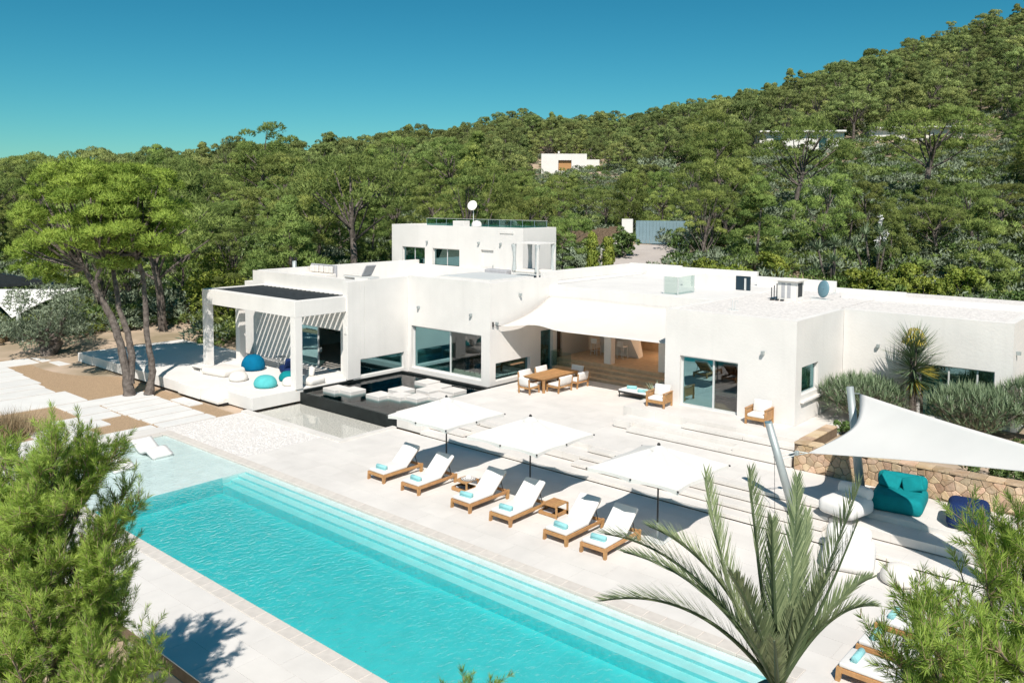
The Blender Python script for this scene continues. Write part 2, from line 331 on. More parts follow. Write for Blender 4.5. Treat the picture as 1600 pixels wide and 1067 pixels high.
def window(parent, ax, p, u0, u1, z0, z1, panes, name='window', fr=.06, dep=.07, frame='alu'):
    "frame with panes; panes = list of (share of the width, material)"
    P = (lambda mb, a, b, q0, q1, c, d: mb.box(a, b, q0, q1, c, d)) if ax == 'y' else (lambda mb, a, b, q0, q1, c, d: mb.box(q0, q1, a, b, c, d))
    mb = MB(); sg = 1 if dep > 0 else -1; q0, q1 = sorted((p, p + dep)); g = p + dep / 2
    P(mb, u0, u1, q0, q1, z0, z0 + fr); P(mb, u0, u1, q0, q1, z1 - fr, z1)
    P(mb, u0, u0 + fr, q0, q1, z0 + fr, z1 - fr); P(mb, u1 - fr, u1, q0, q1, z0 + fr, z1 - fr)
    tot = sum(s for s, _ in panes); u = u0 + fr; W = (u1 - u0) - 2 * fr; cuts = []
    for i, (s, m) in enumerate(panes):
        e = u + W * s / tot
        if i < len(panes) - 1: P(mb, e - fr / 2, e + fr / 2, q0 + .004, q1 + .012 * sg, z0 + fr, z1 - fr)
        cuts.append((u + (fr / 2 if i else 0), e - (fr / 2 if i < len(panes) - 1 else 0), m)); u = e
    f = mb.build(name, frame, parent)
    for a, b, m in cuts:
        if m is None: continue
        k = MB(); P(k, a + .004, b - .004, g - .006, g + .006, z0 + fr + .004, z1 - fr - .004); k.build('pane', m, f)
    return f

# leaves: many small blades in one mesh
def blades(name, base, tip, side, tint, material, parent=None, world=False, mid=.35, nrm=None):
    "one pointed four-cornered blade for each row"
    n = len(base); V = np.empty((n, 4, 3), np.float32)
    if nrm is not None:
        gn = np.cross(side, tip - base); side = side * np.where((gn * nrm).sum(-1, keepdims=True) < 0, -1.0, 1.0)
    md = base + (tip - base) * mid
    V[:, 0] = base; V[:, 1] = md + side; V[:, 2] = tip; V[:, 3] = md - side
    me = bpy.data.meshes.new(name); me.vertices.add(4 * n); me.loops.add(4 * n); me.polygons.add(n)
    me.vertices.foreach_set('co', V.reshape(-1)); me.loops.foreach_set('vertex_index', np.arange(4 * n, dtype=np.int32))
    me.polygons.foreach_set('loop_start', np.arange(0, 4 * n, 4, dtype=np.int32))
    me.update(calc_edges=True)
    a = me.attributes.new('tint', 'FLOAT', 'POINT'); a.data.foreach_set('value', np.repeat(np.asarray(tint, np.float32), 4))
    me.materials.append(MT[material])
    if nrm is not None:
        me.polygons.foreach_set('use_smooth', [True] * n); gn = unit(np.cross(side, tip - base)); me.normals_split_custom_set_from_vertices(np.repeat(unit(nrm * .85 + gn * .55), 4, 0).tolist())
    return link(name, me, parent, world)
def unit(a): return a / np.maximum(np.linalg.norm(a, axis=-1, keepdims=True), 1e-9)
def perp(d, rg):
    s = np.cross(d, rg.normal(size=d.shape)); return unit(s)
def puffs(rg, C, Rr, per, L, W, flat=.7, up=.45, spread=.55, three=2, lo=-.35):
    "tufts on the outside of a set of rounded clumps -> base, tip, side, tint"
    C = np.asarray(C, float); Rr = np.asarray(Rr, float); n = len(C)
    d = unit(rg.normal(size=(n, per, 3))); d[..., 2] = np.where(d[..., 2] < lo, -d[..., 2] * .8, d[..., 2]); d = unit(d)
    rad = Rr[:, None] * (rg.uniform(.55, 1.0, (n, per)) ** .6)
    p = C[:, None] + d * rad[..., None] * np.array([1, 1, flat])
    ax = unit(d + np.array([0, 0, up]))
    p = np.repeat(p.reshape(-1, 3), three, 0); ax = np.repeat(ax.reshape(-1, 3), three, 0); dz = np.repeat(d[..., 2].reshape(-1), three)
    ax = unit(ax + rg.normal(size=ax.shape) * spread)
    k = len(p); l = L * rg.uniform(.6, 1.25, k)[:, None]
    base = p - ax * l * .35; tip = p + ax * l * .65
    side = perp(ax, rg) * (W * rg.uniform(.7, 1.3, k))[:, None]
    pt = np.repeat(np.repeat(rg.uniform(-.22, .22, n), per), three)
    tint = np.clip(.38 + pt + rg.normal(size=k) * .20, 0, 1)
    return base, tip, side, tint, unit(np.repeat(d.reshape(-1, 3), three, 0) * np.array([1, 1, 1.15]) + np.array([0, 0, .25]))

# ------------------------------------------------------------------ terrain
TX = [-400, 0, 400, 800, 1000, 1200, 1450, 1600, 2000]
TD = [50, 60, 75, 90, 140, 200, 300, 450, 1200]
TZ = np.array([[-.15, -.12, .5, 2, 6, 8, 9, 9, 9], [-.15, -.12, .8, 2.5, 6.5, 8, 9, 9, 9], [-.12, .6, 2.0, 4, 10, 14.5, 16.5, 17, 17],
               [0, 1.5, 3.5, 5.5, 9.5, 16, 33, 36, 36], [.3, 3.2, 5.2, 6.5, 12, 19, 33, 37, 37], [.4, 3.3, 6, 9, 17, 27, 42, 46, 46],
               [.5, 3.3, 6.3, 10, 17.3, 32, 56, 58, 58], [.5, 3.0, 6.3, 10, 18, 35, 64, 66, 66], [.5, 3, 6.5, 10, 19, 38, 69, 72, 72]], float)
_rg = np.random.default_rng(5)
def bump(x, y):
    return (np.sin(x * .11 + 1.3) * np.cos(y * .093 + .4) + .6 * np.sin(x * .23 + y * .17) + .4 * np.cos(x * .41 - y * .37 + 2))
def terr(X, Y):
    X = np.asarray(X, float); Y = np.asarray(Y, float)
    D = np.hypot(X, Y); dep = X * CF.x + Y * CF.y; lat = X * CR.x + Y * CR.y
    px = np.where(dep > 3, 800 + FPX * lat / np.maximum(dep, 3), np.where(lat > 0, 2000, -400)); px = np.clip(px, -400, 2000)
    ix = np.clip(np.searchsorted(TX, px) - 1, 0, len(TX) - 2); fx = (px - np.take(TX, ix)) / (np.take(TX, ix + 1) - np.take(TX, ix))
    Dk = np.clip(D, 50, 1199); jd = np.clip(np.searchsorted(TD, Dk) - 1, 0, len(TD) - 2); fd = (Dk - np.take(TD, jd)) / (np.take(TD, jd + 1) - np.take(TD, jd))
    z = (TZ[ix, jd] * (1 - fx) + TZ[ix + 1, jd] * fx) * (1 - fd) + (TZ[ix, jd + 1] * (1 - fx) + TZ[ix + 1, jd + 1] * fx) * fd
    z = z + bump(X, Y) * np.clip((D - 75) / 120, 0, 1) * 1.1
    z = np.where(dep < 0, -4, z)
    flat = -.09
    z = np.where((D < 50) & (dep > 0), flat, z); z = np.where((D >= 50) & (D < 60), np.maximum(z, flat), z)
    # the ground falls away below the pool terrace
    edge = np.where(X < -36, 11.5 - np.clip((-36 - X) / 30, 0, 1) * 3, 9.2)
    wd = np.where(X < -36, 5.0, .7)
    k = np.clip((edge - Y) / wd, 0, 1); k = k * k * (3 - 2 * k)
    z = z * (1 - k) + (-4.3) * k
    z = np.where((X > -35.5) & (X < 6) & (Y > 9.6) & (Y < 33), -2.6, z)           # dug out under terrace, pool and house
    z = np.where((X > -44.5) & (X < -6.0) & (Y > 25) & (Y < 46) & (D < 62), np.minimum(z, -.3), z)
    return z
def tz(x, y): return float(terr(x, y))
def knots(a, b, n): return np.linspace(a, b, n, endpoint=False)
gx = np.unique(np.concatenate([knots(-1500, -420, 10), knots(-420, -110, 62), knots(-110, 12, 122), knots(12, 130, 24), knots(130, 1500, 12)]))
gy = np.unique(np.concatenate([knots(-400, -30, 10), knots(-30, 90, 120), knots(90, 420, 66), knots(420, 1500, 12)]))
GX, GY = np.meshgrid(gx, gy); GZ = terr(GX, GY)
me = bpy.data.meshes.new('terrain'); nx, ny = len(gx), len(gy)
idx = np.arange(nx * ny).reshape(ny, nx)
fq = np.stack([idx[:-1, :-1], idx[:-1, 1:], idx[1:, 1:], idx[1:, :-1]], -1).reshape(-1, 4)
me.from_pydata(np.stack([GX, GY, GZ], -1).reshape(-1, 3).tolist(), [], fq.tolist()); me.materials.append(MT['earth'])
me.polygons.foreach_set('use_smooth', [True] * len(fq))
tag(link('terrain', me), kind='structure')

# ------------------------------------------------------------------ pool terrace, pool
ZT, ZB = .62, 1.28
PX0, PX1, PY0, PY1 = -34.3, -7.0, 11.05, 16.88
CW = .42
d = MB()
for x0, x1, y0, y1 in [(-35.6, 4, 8.46, PY0 - CW), (-35.6, PX0 - CW, PY0 - CW, PY1 + CW), (PX1 + CW, 4, PY0 - CW, PY1 + CW), (-28.9, 4, PY1 + CW, 21.4), (-27.75, 4, 21.4, 24.1)]:
    d.box(x0, x1, y0, y1, -.30, -.031)
pt = tag(d.build('pool_terrace', 'mortar'), kind='structure')
def tiles(parent, rects, zb, zt, tw_=1.2, th_=.8, seed=1):
    "paving tiles laid one by one: the 300 nearest as parts, the rest joined"
    rr = random.Random(seed); T_ = []
    for x0, x1, y0, y1 in rects:
        nx_, ny_ = max(1, round((x1 - x0) / tw_)), max(1, round((y1 - y0) / th_)); a, b = (x1 - x0) / nx_, (y1 - y0) / ny_
        for j in range(ny_):
            sh_ = .5 * a if j % 2 and nx_ > 2 else 0; xs = [x0] + [x0 + sh_ + a * i for i in range(1 if not sh_ else 0, nx_)] + [x1]
            for i in range(len(xs) - 1): T_.append((xs[i] + .003, xs[i + 1] - .003, y0 + b * j + .003, y0 + b * (j + 1) - .003))
    T_.sort(key=lambda t: math.hypot((t[0] + t[1]) / 2, (t[2] + t[3]) / 2) + (100 if px_of((t[0] + t[1]) / 2, (t[2] + t[3]) / 2) > 1650 else 0)); rest_ = MB()
    for k, (a, b, c, e) in enumerate(T_):
        z = zt + rr.uniform(-.0012, .0012)
        if k < 300: MB().box(a, b, c, e, zb, z).build('paving_tile', 'tile', parent)
        else: rest_.box(a, b, c, e, zb, z)
    if rest_.v: tag(rest_.build('paving_tiles', 'tile', parent), kind='stuff')
tiles(pt, [(-35.6, 4, 8.46, PY0 - CW), (-35.6, PX0 - CW, PY0 - CW, PY1 + CW), (PX1 + CW, 4, PY0 - CW, PY1 + CW), (-28.9, 4, PY1 + CW, 21.4), (-27.75, 4, 21.4, 24.1)], -.03, 0)
g = MB().box(-35.3, -28.9, PY1 + CW, 21.25, -.3, -.025)
tag(g.build('white_pebble_bed', 'whitegravel'), kind='structure')
# loose white pebbles that stand out of the bed
rg = np.random.default_rng(8)
pb = MB()
for i in range(1500):
    x = rg.uniform(-35.2, -29.0); y = rg.uniform(PY1 + CW + .05, 21.15); s = rg.uniform(.02, .055); h = s * rg.uniform(.5, .8); a = rg.uniform(0, 6)
    c, q = math.cos(a) * s, math.sin(a) * s * .75
    pb.add([(x + c, y + q, -.03), (x - q, y + c, -.03), (x - c, y - q, -.03), (x + q, y - c, -.03), (x + c * .2, y, -.03 + h)], [(0, 1, 4), (1, 2, 4), (2, 3, 4), (3, 0, 4)])
tag(pb.build('pebbles', 'whitegravel'), 'loose white pebbles lying on the bed between pool and pavilion', None, kind='stuff')
bs = MB()
SX = -27.55      # where the shelf of shallow water ends
bs.box(PX0 - .2, PX1 + .2, PY0 - .2, PY1 + .2, -1.75, -.66)                  # floor
bs.box(PX0 - .2, PX0, PY0 - .2, PY1 + .2, -.655, -.075); bs.box(PX1, PX1 + .2, PY0 - .2, PY1 + .2, -.655, -.075)
bs.box(PX0, PX1, PY0 - .2, PY0, -.655, -.075); bs.box(PX0, PX1, PY1, PY1 + .2, -.655, -.075)
bs.box(PX0, SX, PY0, PY1, -.659, -.085)                                        # shallow shelf
for k, (ya, zz) in enumerate([(16.62, -.10), (16.32, -.17), (16.0, -.25), (15.68, -.34)]):
    bs.box(SX, PX1, ya, [PY1, 16.62, 16.32, 16.0][k], -.659, zz)
bs.mat(1)  # thin strips painting the deeper-water shade onto risers and shelf end
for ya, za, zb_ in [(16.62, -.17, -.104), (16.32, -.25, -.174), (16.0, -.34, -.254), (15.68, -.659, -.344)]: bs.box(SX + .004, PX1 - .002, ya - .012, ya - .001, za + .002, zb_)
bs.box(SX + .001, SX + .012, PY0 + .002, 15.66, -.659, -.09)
bso = tag(bs.build('pool_basin', ['lining', 'risershade']), kind='structure')
wt = MB().box(PX0 + .003, PX1 - .003, PY0 + .003, PY1 - .003, -1.9, -.055)
tag(wt.build('pool_water', 'water'), kind='structure')
cop = thing('pool_coping', None, None, (0, 0, 0)); tag(cop, kind='structure')
cw = .5
cm = MB().rbox(-cw / 2 + .004, cw / 2 - .004, -CW / 2 + .004, CW / 2 - .004, -.07, .012, r=.012, seg=1)
pc = local(cm, 'coping_stone', 'coping', cop)
spots = []
n = int(round((PX1 - PX0) / cw))
for i in range(n):
    x = PX0 + (i + .5) * (PX1 - PX0) / n; spots += [(x, PY0 - CW / 2, 0), (x, PY1 + CW / 2, 0)]
m2 = int(round((PY1 - PY0 + 2 * CW) / cw))
for i in range(m2):
    y = PY0 - CW + (i + .5) * (PY1 - PY0 + 2 * CW) / m2; spots += [(PX0 - CW / 2, y, math.pi / 2), (PX1 + CW / 2, y, math.pi / 2)]
for k, (x, y, a) in enumerate(spots):
    o = pc if k == 0 else pc.copy()
    if k: COL.objects.link(o); o.parent = cop
    o.location = (x, y, 0); o.rotation_euler = (0, 0, a)

# retaining wall below the terrace
rw = thing('retaining_wall', 'rough concrete retaining wall below the edge of the pool terrace', 'wall', (-10, 8.4, -4.3))
m = wall(MB(), 'y', 8.44, .3, -19.2, 4, -4.6, -.302, [(-17.25, -14.6, -2.3, -.75)]); m.box(-19.2, -18.9, 8.74, 11, -4.6, -.302)
MT['rough'] = mat('rough_render', (.46, .40, .335), .9, .1, var=.15, vscale=1.6, bump=.4, bscale=7)
m.build('wall_face', 'rough', rw)
window(rw, 'y', 8.58, -17.25, -14.6, -2.3, -.75, [(1, 'glass'), (1, 'glass')], frame='black')
lw = MB(); lw.rbox(-19.6, -17.6, 5.6, 8.3, -4.6, -1.7, r=.06, seg=2)
tag(lw.build('plant_room', 'rough'), 'low flat concrete block against the terrace wall under the big pine', 'outbuilding')

# ------------------------------------------------------------------ garden path: gravel and slabs
gv = MB()
gv.box(-60, -35.65, 9.0, 17.3, -.4, -.06); gv.box(-60, -38.9, 17.3, 20.88, -.4, -.06); gv.box(-38.9, -35.31, 17.3, 20.85, -.4, -.058)
tag(gv.build('tan_gravel', 'grit'), kind='structure')
path = thing('garden_path', None, None); tag(path, kind='structure')
SL = [(-57.4, -55.3, 15.2, 19.4), (-55.2, -53.75, 12.6, 17.5), (-53.65, -52.2, 12.3, 17.45), (-52.1, -50.75, 12.0, 17.3), (-50.65, -49.0, 11.8, 17.25), (-48.9, -47.75, 11.6, 17.0), (-47.65, -46.1, 11.5, 16.9),
      (-46.0, -43.1, 11.3, 17.3), (-43.0, -41.65, 15.65, 20.0), (-41.55, -40.1, 15.65, 17.15), (-41.55, -40.95, 17.25, 20.0), (-40.85, -39.75, 17.2, 19.95), (-39.65, -38.8, 17.2, 19.95), (-38.7, -37.55, 17.25, 19.9), (-37.45, -36.4, 17.3, 19.88), (-36.3, -35.36, 17.32, 19.9),
      (-40.02, -38.9, 14.35, 17.1), (-38.8, -37.65, 12.9, 16.08), (-37.55, -36.35, 11.8, 15.0), (-36.25, -35.66, 10.2, 17.2), (-40.2, -38.2, 20.05, 20.8),
      (-58.4, -55.4, 19.55, 21.3), (-55.0, -53.3, 19.75, 20.95), (-60.4, -57.4, 21.5, 25.2), (-57.3, -54.8, 22.0, 25.0)]
for i, (a, b, c, e) in enumerate(SL):
    MB().rbox(a + .04, b - .04, c + .02, e - .02, -.2, rg.uniform(-.006, .008), r=.012, seg=1).build('paving_slab', 'slab', path)

# ------------------------------------------------------------------ steps and terraces in front of the house
st = thing('terrace_steps', None, None); tag(st, kind='structure')
def sbox(x0, x1, y0, y1, z0, z1, name='step'):
    "a block that stands on a recessed shadow joint"
    zb = max(z0, .001); m = MB().box(x0, x1, y0, y1, zb + .03, z1); m.mat(1).box(x0 + .04, x1 - .04, y0 + .045, y1 - .001, z0, zb + .0301)
    return m.build(name, ['stone', 'mortar'], st, bevel=.008)
XE = 3.0
sbox(-26.1, XE, 24.1, 33.4, -.3, .155)                                              # lowest tread
sbox(-27.72, -26.104, 24.2, 24.446, -.3, ZT, 'terrace_block')
sbox(-26.1, XE, 26.0, 36.85, .159, ZT, 'terrace_block')
for a, b in [(-26.1, -24.05), (-18.4, -9.0)]:
    sbox(a, b, 24.62, 25.996, .159, .31); sbox(a + .02, b - .02, 25.12, 25.996, .314, .465); sbox(a + .04, b - .04, 25.62, 25.996, .469, ZT - .004)
for a, b in [(-24.046, -18.404), (-8.996, XE)]:
    sbox(a, b, 25.12, 25.996, .159, .45, 'terrace_block')
sbox(-24.0, -20.0, 25.62, 25.99, .454, ZT - .006, 'terrace_block')
tiles(st, [(-28.04, -26.12, 24.47, 35.55), (-26.1, -19.65, 26.03, 35.55), (-19.63, -9.0, 26.03, 28.47), (-8.98, 2.9, 26.03, 28.4)], ZT + .001, ZT + .012, seed=2)
tiles(st, [(-19.58, -18.65, 29.95, 31.6), (-18.6, -12.8, 29.95, 31.62)], ZB + .001, ZB + .01, seed=3)
# upper flight to the bedroom terrace
sbox(-19.6, -11.6, 29.93, 31.64, ZT + .004, ZB, 'terrace_block')
sbox(-19.4, -18.5, 28.88, 29.926, ZT + .004, .95, 'terrace_block'); sbox(-13.84, -11.6, 28.5, 29.926, ZT + .004, .95, 'terrace_block')
sbox(-18.496, -13.844, 28.5, 28.996, ZT + .004, .785); sbox(-18.496, -13.844, 29.0, 29.926, ZT + .004, .95)
sbox(-16.5, -13.9, 29.46, 29.92, .954, 1.11); sbox(-13.88, -11.7, 29.46, 29.92, .954, 1.115)
# ground of the planter behind the stone wall, upper garden right of the bedroom
pl = MB().box(-11.2, 5, 28.9, 36.78, -.3, 1.2); tag(pl.build('planter_earth', 'earth'), kind='structure')
sw = MB().box(-12.75, -11.15, 31.65, 36.79, .3, 1.275); tag(sw.build('side_walk', 'stone'), kind='structure')

# ------------------------------------------------------------------ reflecting pond and tray
MB().box(-35.0, -27.95, 21.28, 24.18, -.25, -.12).build('tray_floor', 'traygravel', st)
cb = MB(); cb.box(-35.3, -27.7, 21.1, 21.42, -.25, .06); cb.box(-27.96, -27.7, 21.424, 24.17, -.25, .056)
cb.build('tray_kerb', 'stone', st)
tw = MB().box(-34.99, -27.97, 21.43, 24.2, -.2, -.05); tag(tw.build('tray_water', 'traywater'), kind='structure')
pw = thing('pond_wall', 'low black tiled wall holding the reflecting pond', 'wall', (-31, 24.3, 0))
q = MB(); q.box(-35.02, -27.9, 24.22, 24.42, -.25, .455); q.box(-27.94, -27.76, 24.19, 24.5, -.2, .47); q.build('front_face', 'blackstone', pw)
q = MB(); q.box(-35.04, -34.94, 24.42, 30.9, -.2, .56); q.box(-34.9, -28.25, 30.78, 30.92, -.2, .56); q.box(-34.95, -34.85, 27.3, 30.78, -.2, .555); q.box(-28.4, -28.2, 30.9, 35.5, -.2, .6)
q.build('back_face', 'blackstone', pw)
q = MB().box(-34.94, -28.05, 24.42, 30.78, -.25, -.1); tag(q.build('pond_floor', 'ponddark'), kind='structure')
q = MB().box(-34.93, -28.06, 24.3, 30.775, -.2, .47); tag(q.build('pond_water', 'pondwater'), kind='structure')
sbox(-28.06, -26.106, 24.45, 36.85, -.3, ZT - .003, 'terrace_block')
b0 = MB().rbox(-.48, .48, -.48, .48, -.52, 0, r=.015, seg=1)
blk = local(b0, 'stepping_block', 'stone', None)
BLK = [(-33.9, 25.6), (-33.0, 25.9), (-31.2, 26.15), (-30.35, 26.75), (-31.25, 27.6), (-29.55, 27.1), (-30.2, 28.5), (-28.9, 27.9), (-31.6, 29.7), (-30.45, 29.4), (-29.2, 29.2)]
LB = ['farthest left of the blocks, by the pavilion', 'second block from the pavilion, in front of the first', 'block behind the front middle one', 'front middle block nearest the black wall', 'block standing alone towards the living room window',
      'front right block beside the terrace edge', 'block in the middle of the pond near the dining window', 'rightmost block half tucked behind the parasol top', 'rear block close under the sliding window frame', 'rear block left of the open dining pane', 'rear right block under the open dining pane']
for k, (x, y) in enumerate(BLK):
    o = blk if k == 0 else blk.copy()
    if k: COL.objects.link(o)
    o.location = (x, y, .64); tag(o, 'pale square stepping block, ' + LB[k], 'stepping block', 'stepping blocks standing in the reflecting pond')

# ------------------------------------------------------------------ the villa
def ony(px, py, Y):
    v = ray(px, py); return Vector((0, 0, CAMZ)) + v * (Y / v.y)
def onx(px, py, X):
    v = ray(px, py); return Vector((0, 0, CAMZ)) + v * (X / v.x)
V = thing('villa', 'long low white modern villa with flat roofs and teal windows behind the pool', 'villa', (-30, 36, 0))
Wm = lambda mb, name: mb.build(name, 'white', V, bevel=.012)
# platform of the pavilion
p = MB()
p.box(-40.98, -38.82, 20.9, 27.9, .07, .61); p.box(-38.816, -37.2, 22.25, 27.9, .07, .608); p.box(-37.196, -35.05, 21.55, 27.9, .0, .61); p.box(-51.6, -40.984, 21.02, 27.9, .07, .606)
Wm(p, 'platform')
p = MB().box(-53, -37.2, 21.25, 27.8, -.3, .068); p.build('platform_base', 'black', V)
for k in range(4):
    Wm(MB().box(-38.81, -37.21, 20.98 + .33 * k, 22.246, .05 + .125 * k + (.004 if k else 0), .05 + .125 * (k + 1)), 'step')
for k in range(5):
    Wm(MB().box(-53.2 - .55 * k - .5, -51.604 - .5 * k, 21.0 + .62 * k, 27.8, .06 if k == 0 else .06, .16 + .11 * (4 - k) if k else .58), 'step')
# pavilion: columns, beams, slats
for nm, (a, b, c, e) in {'column': (-35.42, -35.0, 23.95, 24.37), 'column.001': (-43.95, -43.53, 23.95, 24.37), 'column.002': (-43.95, -43.55, 26.0, 26.4)}.items():
    Wm(MB().box(a, b, c, e, .612, 4.22), 'column')
Wm(MB().box(-43.96, -34.995, 23.94, 24.38, 4.224, 5.03), 'beam')
Wm(MB().box(-35.43, -35.0, 24.384, 27.94, 4.226, 5.026), 'beam'); Wm(MB().box(-43.955, -43.54, 24.384, 27.94, 4.226, 5.028), 'beam'); Wm(MB().box(-43.53, -35.44, 27.6, 27.94, 4.5, 5.02), 'beam')
for i in range(19):
    x = -43.35 + i * .42; s = MB(); s.box(-.13, .13, 24.4, 27.59, -.02, .02, Matrix.Translation((x, 0, 4.93)) @ Matrix.Rotation(R_(28), 4, 'Y')); s.build('roof_slat', 'dark', V)
# living wing
m = wall(MB(), 'y', 27.95, .28, -45.2, -35.3, .45, 5.78, [(-41.3, -36.6, .61, 2.97)]); Wm(m, 'wall')
Wm(MB().box(-35.3, -34.9, 27.1, 27.946, .612, 5.8), 'wall')
m = wall(MB(), 'x', -34.9, -.3, 28.24, 31.3, .45, 5.8, [(28.24, 31.02, .70, 1.6)]); m.box(-35.19, -34.905, 27.95, 28.236, 1.6, 5.798); Wm(m, 'wall')
Wm(MB().box(-35.3, -34.93, 27.5, 31.3, .45, .695), 'sill')
Wm(wall(MB(), 'x', -45.2, .3, 27.954, 41.4, 0, 5.78), 'wall')
Wm(MB().box(-47.2, -45.21, 28.6, 41, 0, 4.95), 'low_annex')
# dining wing
m = wall(MB(), 'y', 31.3, .3, -34.896, -28.65, .47, 5.86, [(-34.6, -29.25, .72, 3.1)]); Wm(m, 'wall')
m = wall(MB(), 'x', -28.654, -.3, 31.604, 36.96, .47, 5.858, [(31.75, 34.55, .72, 1.66), (35.45, 36.55, .64, 2.95)]); Wm(m, 'wall')
Wm(MB().box(-29.1, -28.7, 36.964, 37.35, .62, 3.9), 'pier')
# floors, inner rooms
q = MB(); q.box(-44.9, -35.25, 28.24, 41, .3, .604); q.box(-34.88, -28.98, 31.62, 37, .3, .66); q.build('room_floor', 'innerwall', V)
q = MB(); q.box(-44.9, -28.98, 37.2, 37.4, .6, 4.3); q.box(-44.9, -34.9, 34.6, 34.75, .6, 4.3); q.box(-35.0, -34.85, 31.7, 37.2, .66, 4.3); q.build('room_wall', 'innerwall', V)
q = MB(); q.box(-44.88, -35.22, 28.25, 41.3, 4.3, 4.5); q.box(-35.2, -28.97, 31.62, 41.3, 4.3, 4.5); q.build('ceiling', 'innerwall', V)
# roof terraces and parapets
q = MB(); q.box(-44.9, -35.21, 28.24, 41.3, 4.504, 4.62); q.box(-35.2, -28.96, 31.61, 41.3, 4.504, 4.62); q.build('roof_terrace', 'stone', V)
q = MB().box(-36.0, -29.95, 36.02, 41.3, 4.624, 5.385); q.build('upper_terrace', 'stone', V)
Wm(MB().box(-45.1, -34.6, 41.2, 41.39, 4.6, 5.5), 'parapet')
q = MB(); q.box(-34.6, -28.96, 31.604, 36.0, 5.3, 5.72); q.build('dining_roof', 'white', V)
q = MB(); q.box(-33.4, -29.3, 32.0, 35.6, 5.72, 5.90); q.build('skylight_kerb', 'white', V); q = MB().box(-33.2, -29.5, 32.2, 35.4, 5.904, 5.93); q.build('skylight', 'alu', V)
# windows
window(V, 'y', 28.08, -41.3, -36.6, .612, 2.97, [(2.4, 'glass'), (2.2, None)], 'sliding_door')
q = MB().box(-38.78, -38.72, 28.2, 28.26, 1.5, 1.75); q.build('door_handle', 'steel', V)
window(V, 'x', -35.02, 27.95, 31.02, .70, 1.6, [(1, 'glassteal')], 'strip_window', fr=.05, dep=-.06)
wd = window(V, 'y', 31.5, -34.6, -29.25, .72, 3.1, [(2.9, 'glass'), (2.45, 'glassdark')], 'sliding_door', fr=.09)
window(V, 'x', -28.8, 31.75, 34.55, .72, 1.66, [(1, 'glassteal')], 'strip_window', fr=.05, dep=-.06)
window(V, 'x', -28.8, 35.45, 36.55, .64, 2.95, [(1, 'glassteal')], 'glass_door', fr=.05, dep=-.06)
# upper storey
UX0, UX1, UY0 = -47.9, -35.0, 41.4
m = wall(MB(), 'y', UY0, .3, UX0, UX1, 4.5, 8.3, [(-46.75, -44.3, 4.6, 6.68), (-43.5, -40.8, 4.6, 6.68), (-38.75, -37.6, 4.64, 6.75)]); Wm(m, 'upper_wall')
Wm(MB().box(UX0, UX0 + .3, UY0 + .304, 44.9, 0, 8.3), 'upper_wall'); Wm(MB().box(UX1 - .3, UX1, UY0 + .304, 44.9, 0, 8.3), 'upper_wall'); Wm(MB().box(UX0 + .304, UX1 - .304, 44.6, 44.9, 0, 8.298), 'upper_wall')
q = MB(); q.box(UX0 + .3, UX1 - .3, UY0 + .3, 44.6, 8.0, 8.1); q.build('upper_roof', 'roofpebble', V)
q = MB(); q.box(UX0 + .3, UX1 - .3, 44.2, 44.3, 4.5, 8); q.box(UX0 + .3, UX1 - .3, 41.71, 44.3, 4.45, 4.55); q.build('room_wall', 'innerwall', V)
for a, b in [(-46.75, -44.3), (-43.5, -40.8)]:
    wn = window(V, 'y', UY0 + .16, a, b, 4.6, 6.68, [(1, 'glassteal'), (1, 'glassteal')], 'window')
    k = MB()
    for u0, u1 in ([(a + .1, a + .5), (a + .55, b - .75)] if a < -45 else [(a + .1, b - .1)]):
        n = int((u1 - u0) / .09)
        for i in range(n):
            x = u0 + (u1 - u0) * i / n; k.quad((x, UY0 + .42 + .05 * (i % 2), 4.65), (x + .09, UY0 + .42 + .05 * ((i + 1) % 2), 4.65), (x + .09, UY0 + .42 + .05 * ((i + 1) % 2), 6.62), (x, UY0 + .42 + .05 * (i % 2), 6.62))
    k.build('curtain', 'curtain', wn, smooth=False)
q = MB(); q.box(-38.74, -37.61, UY0 + .13, UY0 + .19, 4.65, 6.74); dl = q.build('white_door', 'white', V)
q = MB(); q.box(-37.75, -37.69, UY0 + .08, UY0 + .13, 5.6, 5.75); q.build('handle', 'steel', dl)
Wm(MB().box(-37.0, -35.8, UY0 - .05, UY0 - .004, 7.9, 8.08), 'wall_slot')
rl = MB().box(-47.2, -35.3, 44.3, 44.325, 8.721, 8.74).build('roof_railing', 'alu', V)
for i in range(12): MB().box(-47.2 + i * 1.075, -47.175 + i * 1.075, 44.3, 44.325, 8.1, 8.72).build('railing_post', 'gate', rl)
for i in range(11):
    MB().box(-47.165 + i * 1.075, -46.135 + i * 1.075, 44.305, 44.315, 8.16, 8.715).build('railing_pane', 'railteal', rl)
# bar wing
m = MB(); m.box(-28.65, -18.62, 36.1, 46.3, 3.95, 5.40); Wm(m, 'bar_roof')
Wm(MB().box(-25.58, -25.14, 37.1, 37.52, ZB, 3.946), 'column'); Wm(MB().box(-22.2, -21.75, 37.1, 37.5, ZB, 3.946), 'column')
q = MB(); q.box(-28.64, -18.62, 36.86, 42.2, .3, ZB); q.build('bar_floor', 'deckwood', V)
for k in range(3):
    z = ZB - .165 * (k + 1); y0 = 36.86 - .42 * (k + 1)
    for j in range(2):
        MB().rbox(-28.3, -18.65, y0 + .212 * j, y0 + .205 + .212 * j, z - .05, z, r=.006, seg=1).build('step_board', 'deckwood', V)
    MB().box(-28.3, -18.65, y0 + .02, y0 + .415, .4, z - .052).build('step_riser', 'deckwood', V)
dk = MB()
for i in range(32): dk.rbox(-28.55, -18.66, 36.87 + i * .165, 36.87 + i * .165 + .157, ZB + .002, ZB + .022, r=.004, seg=1)
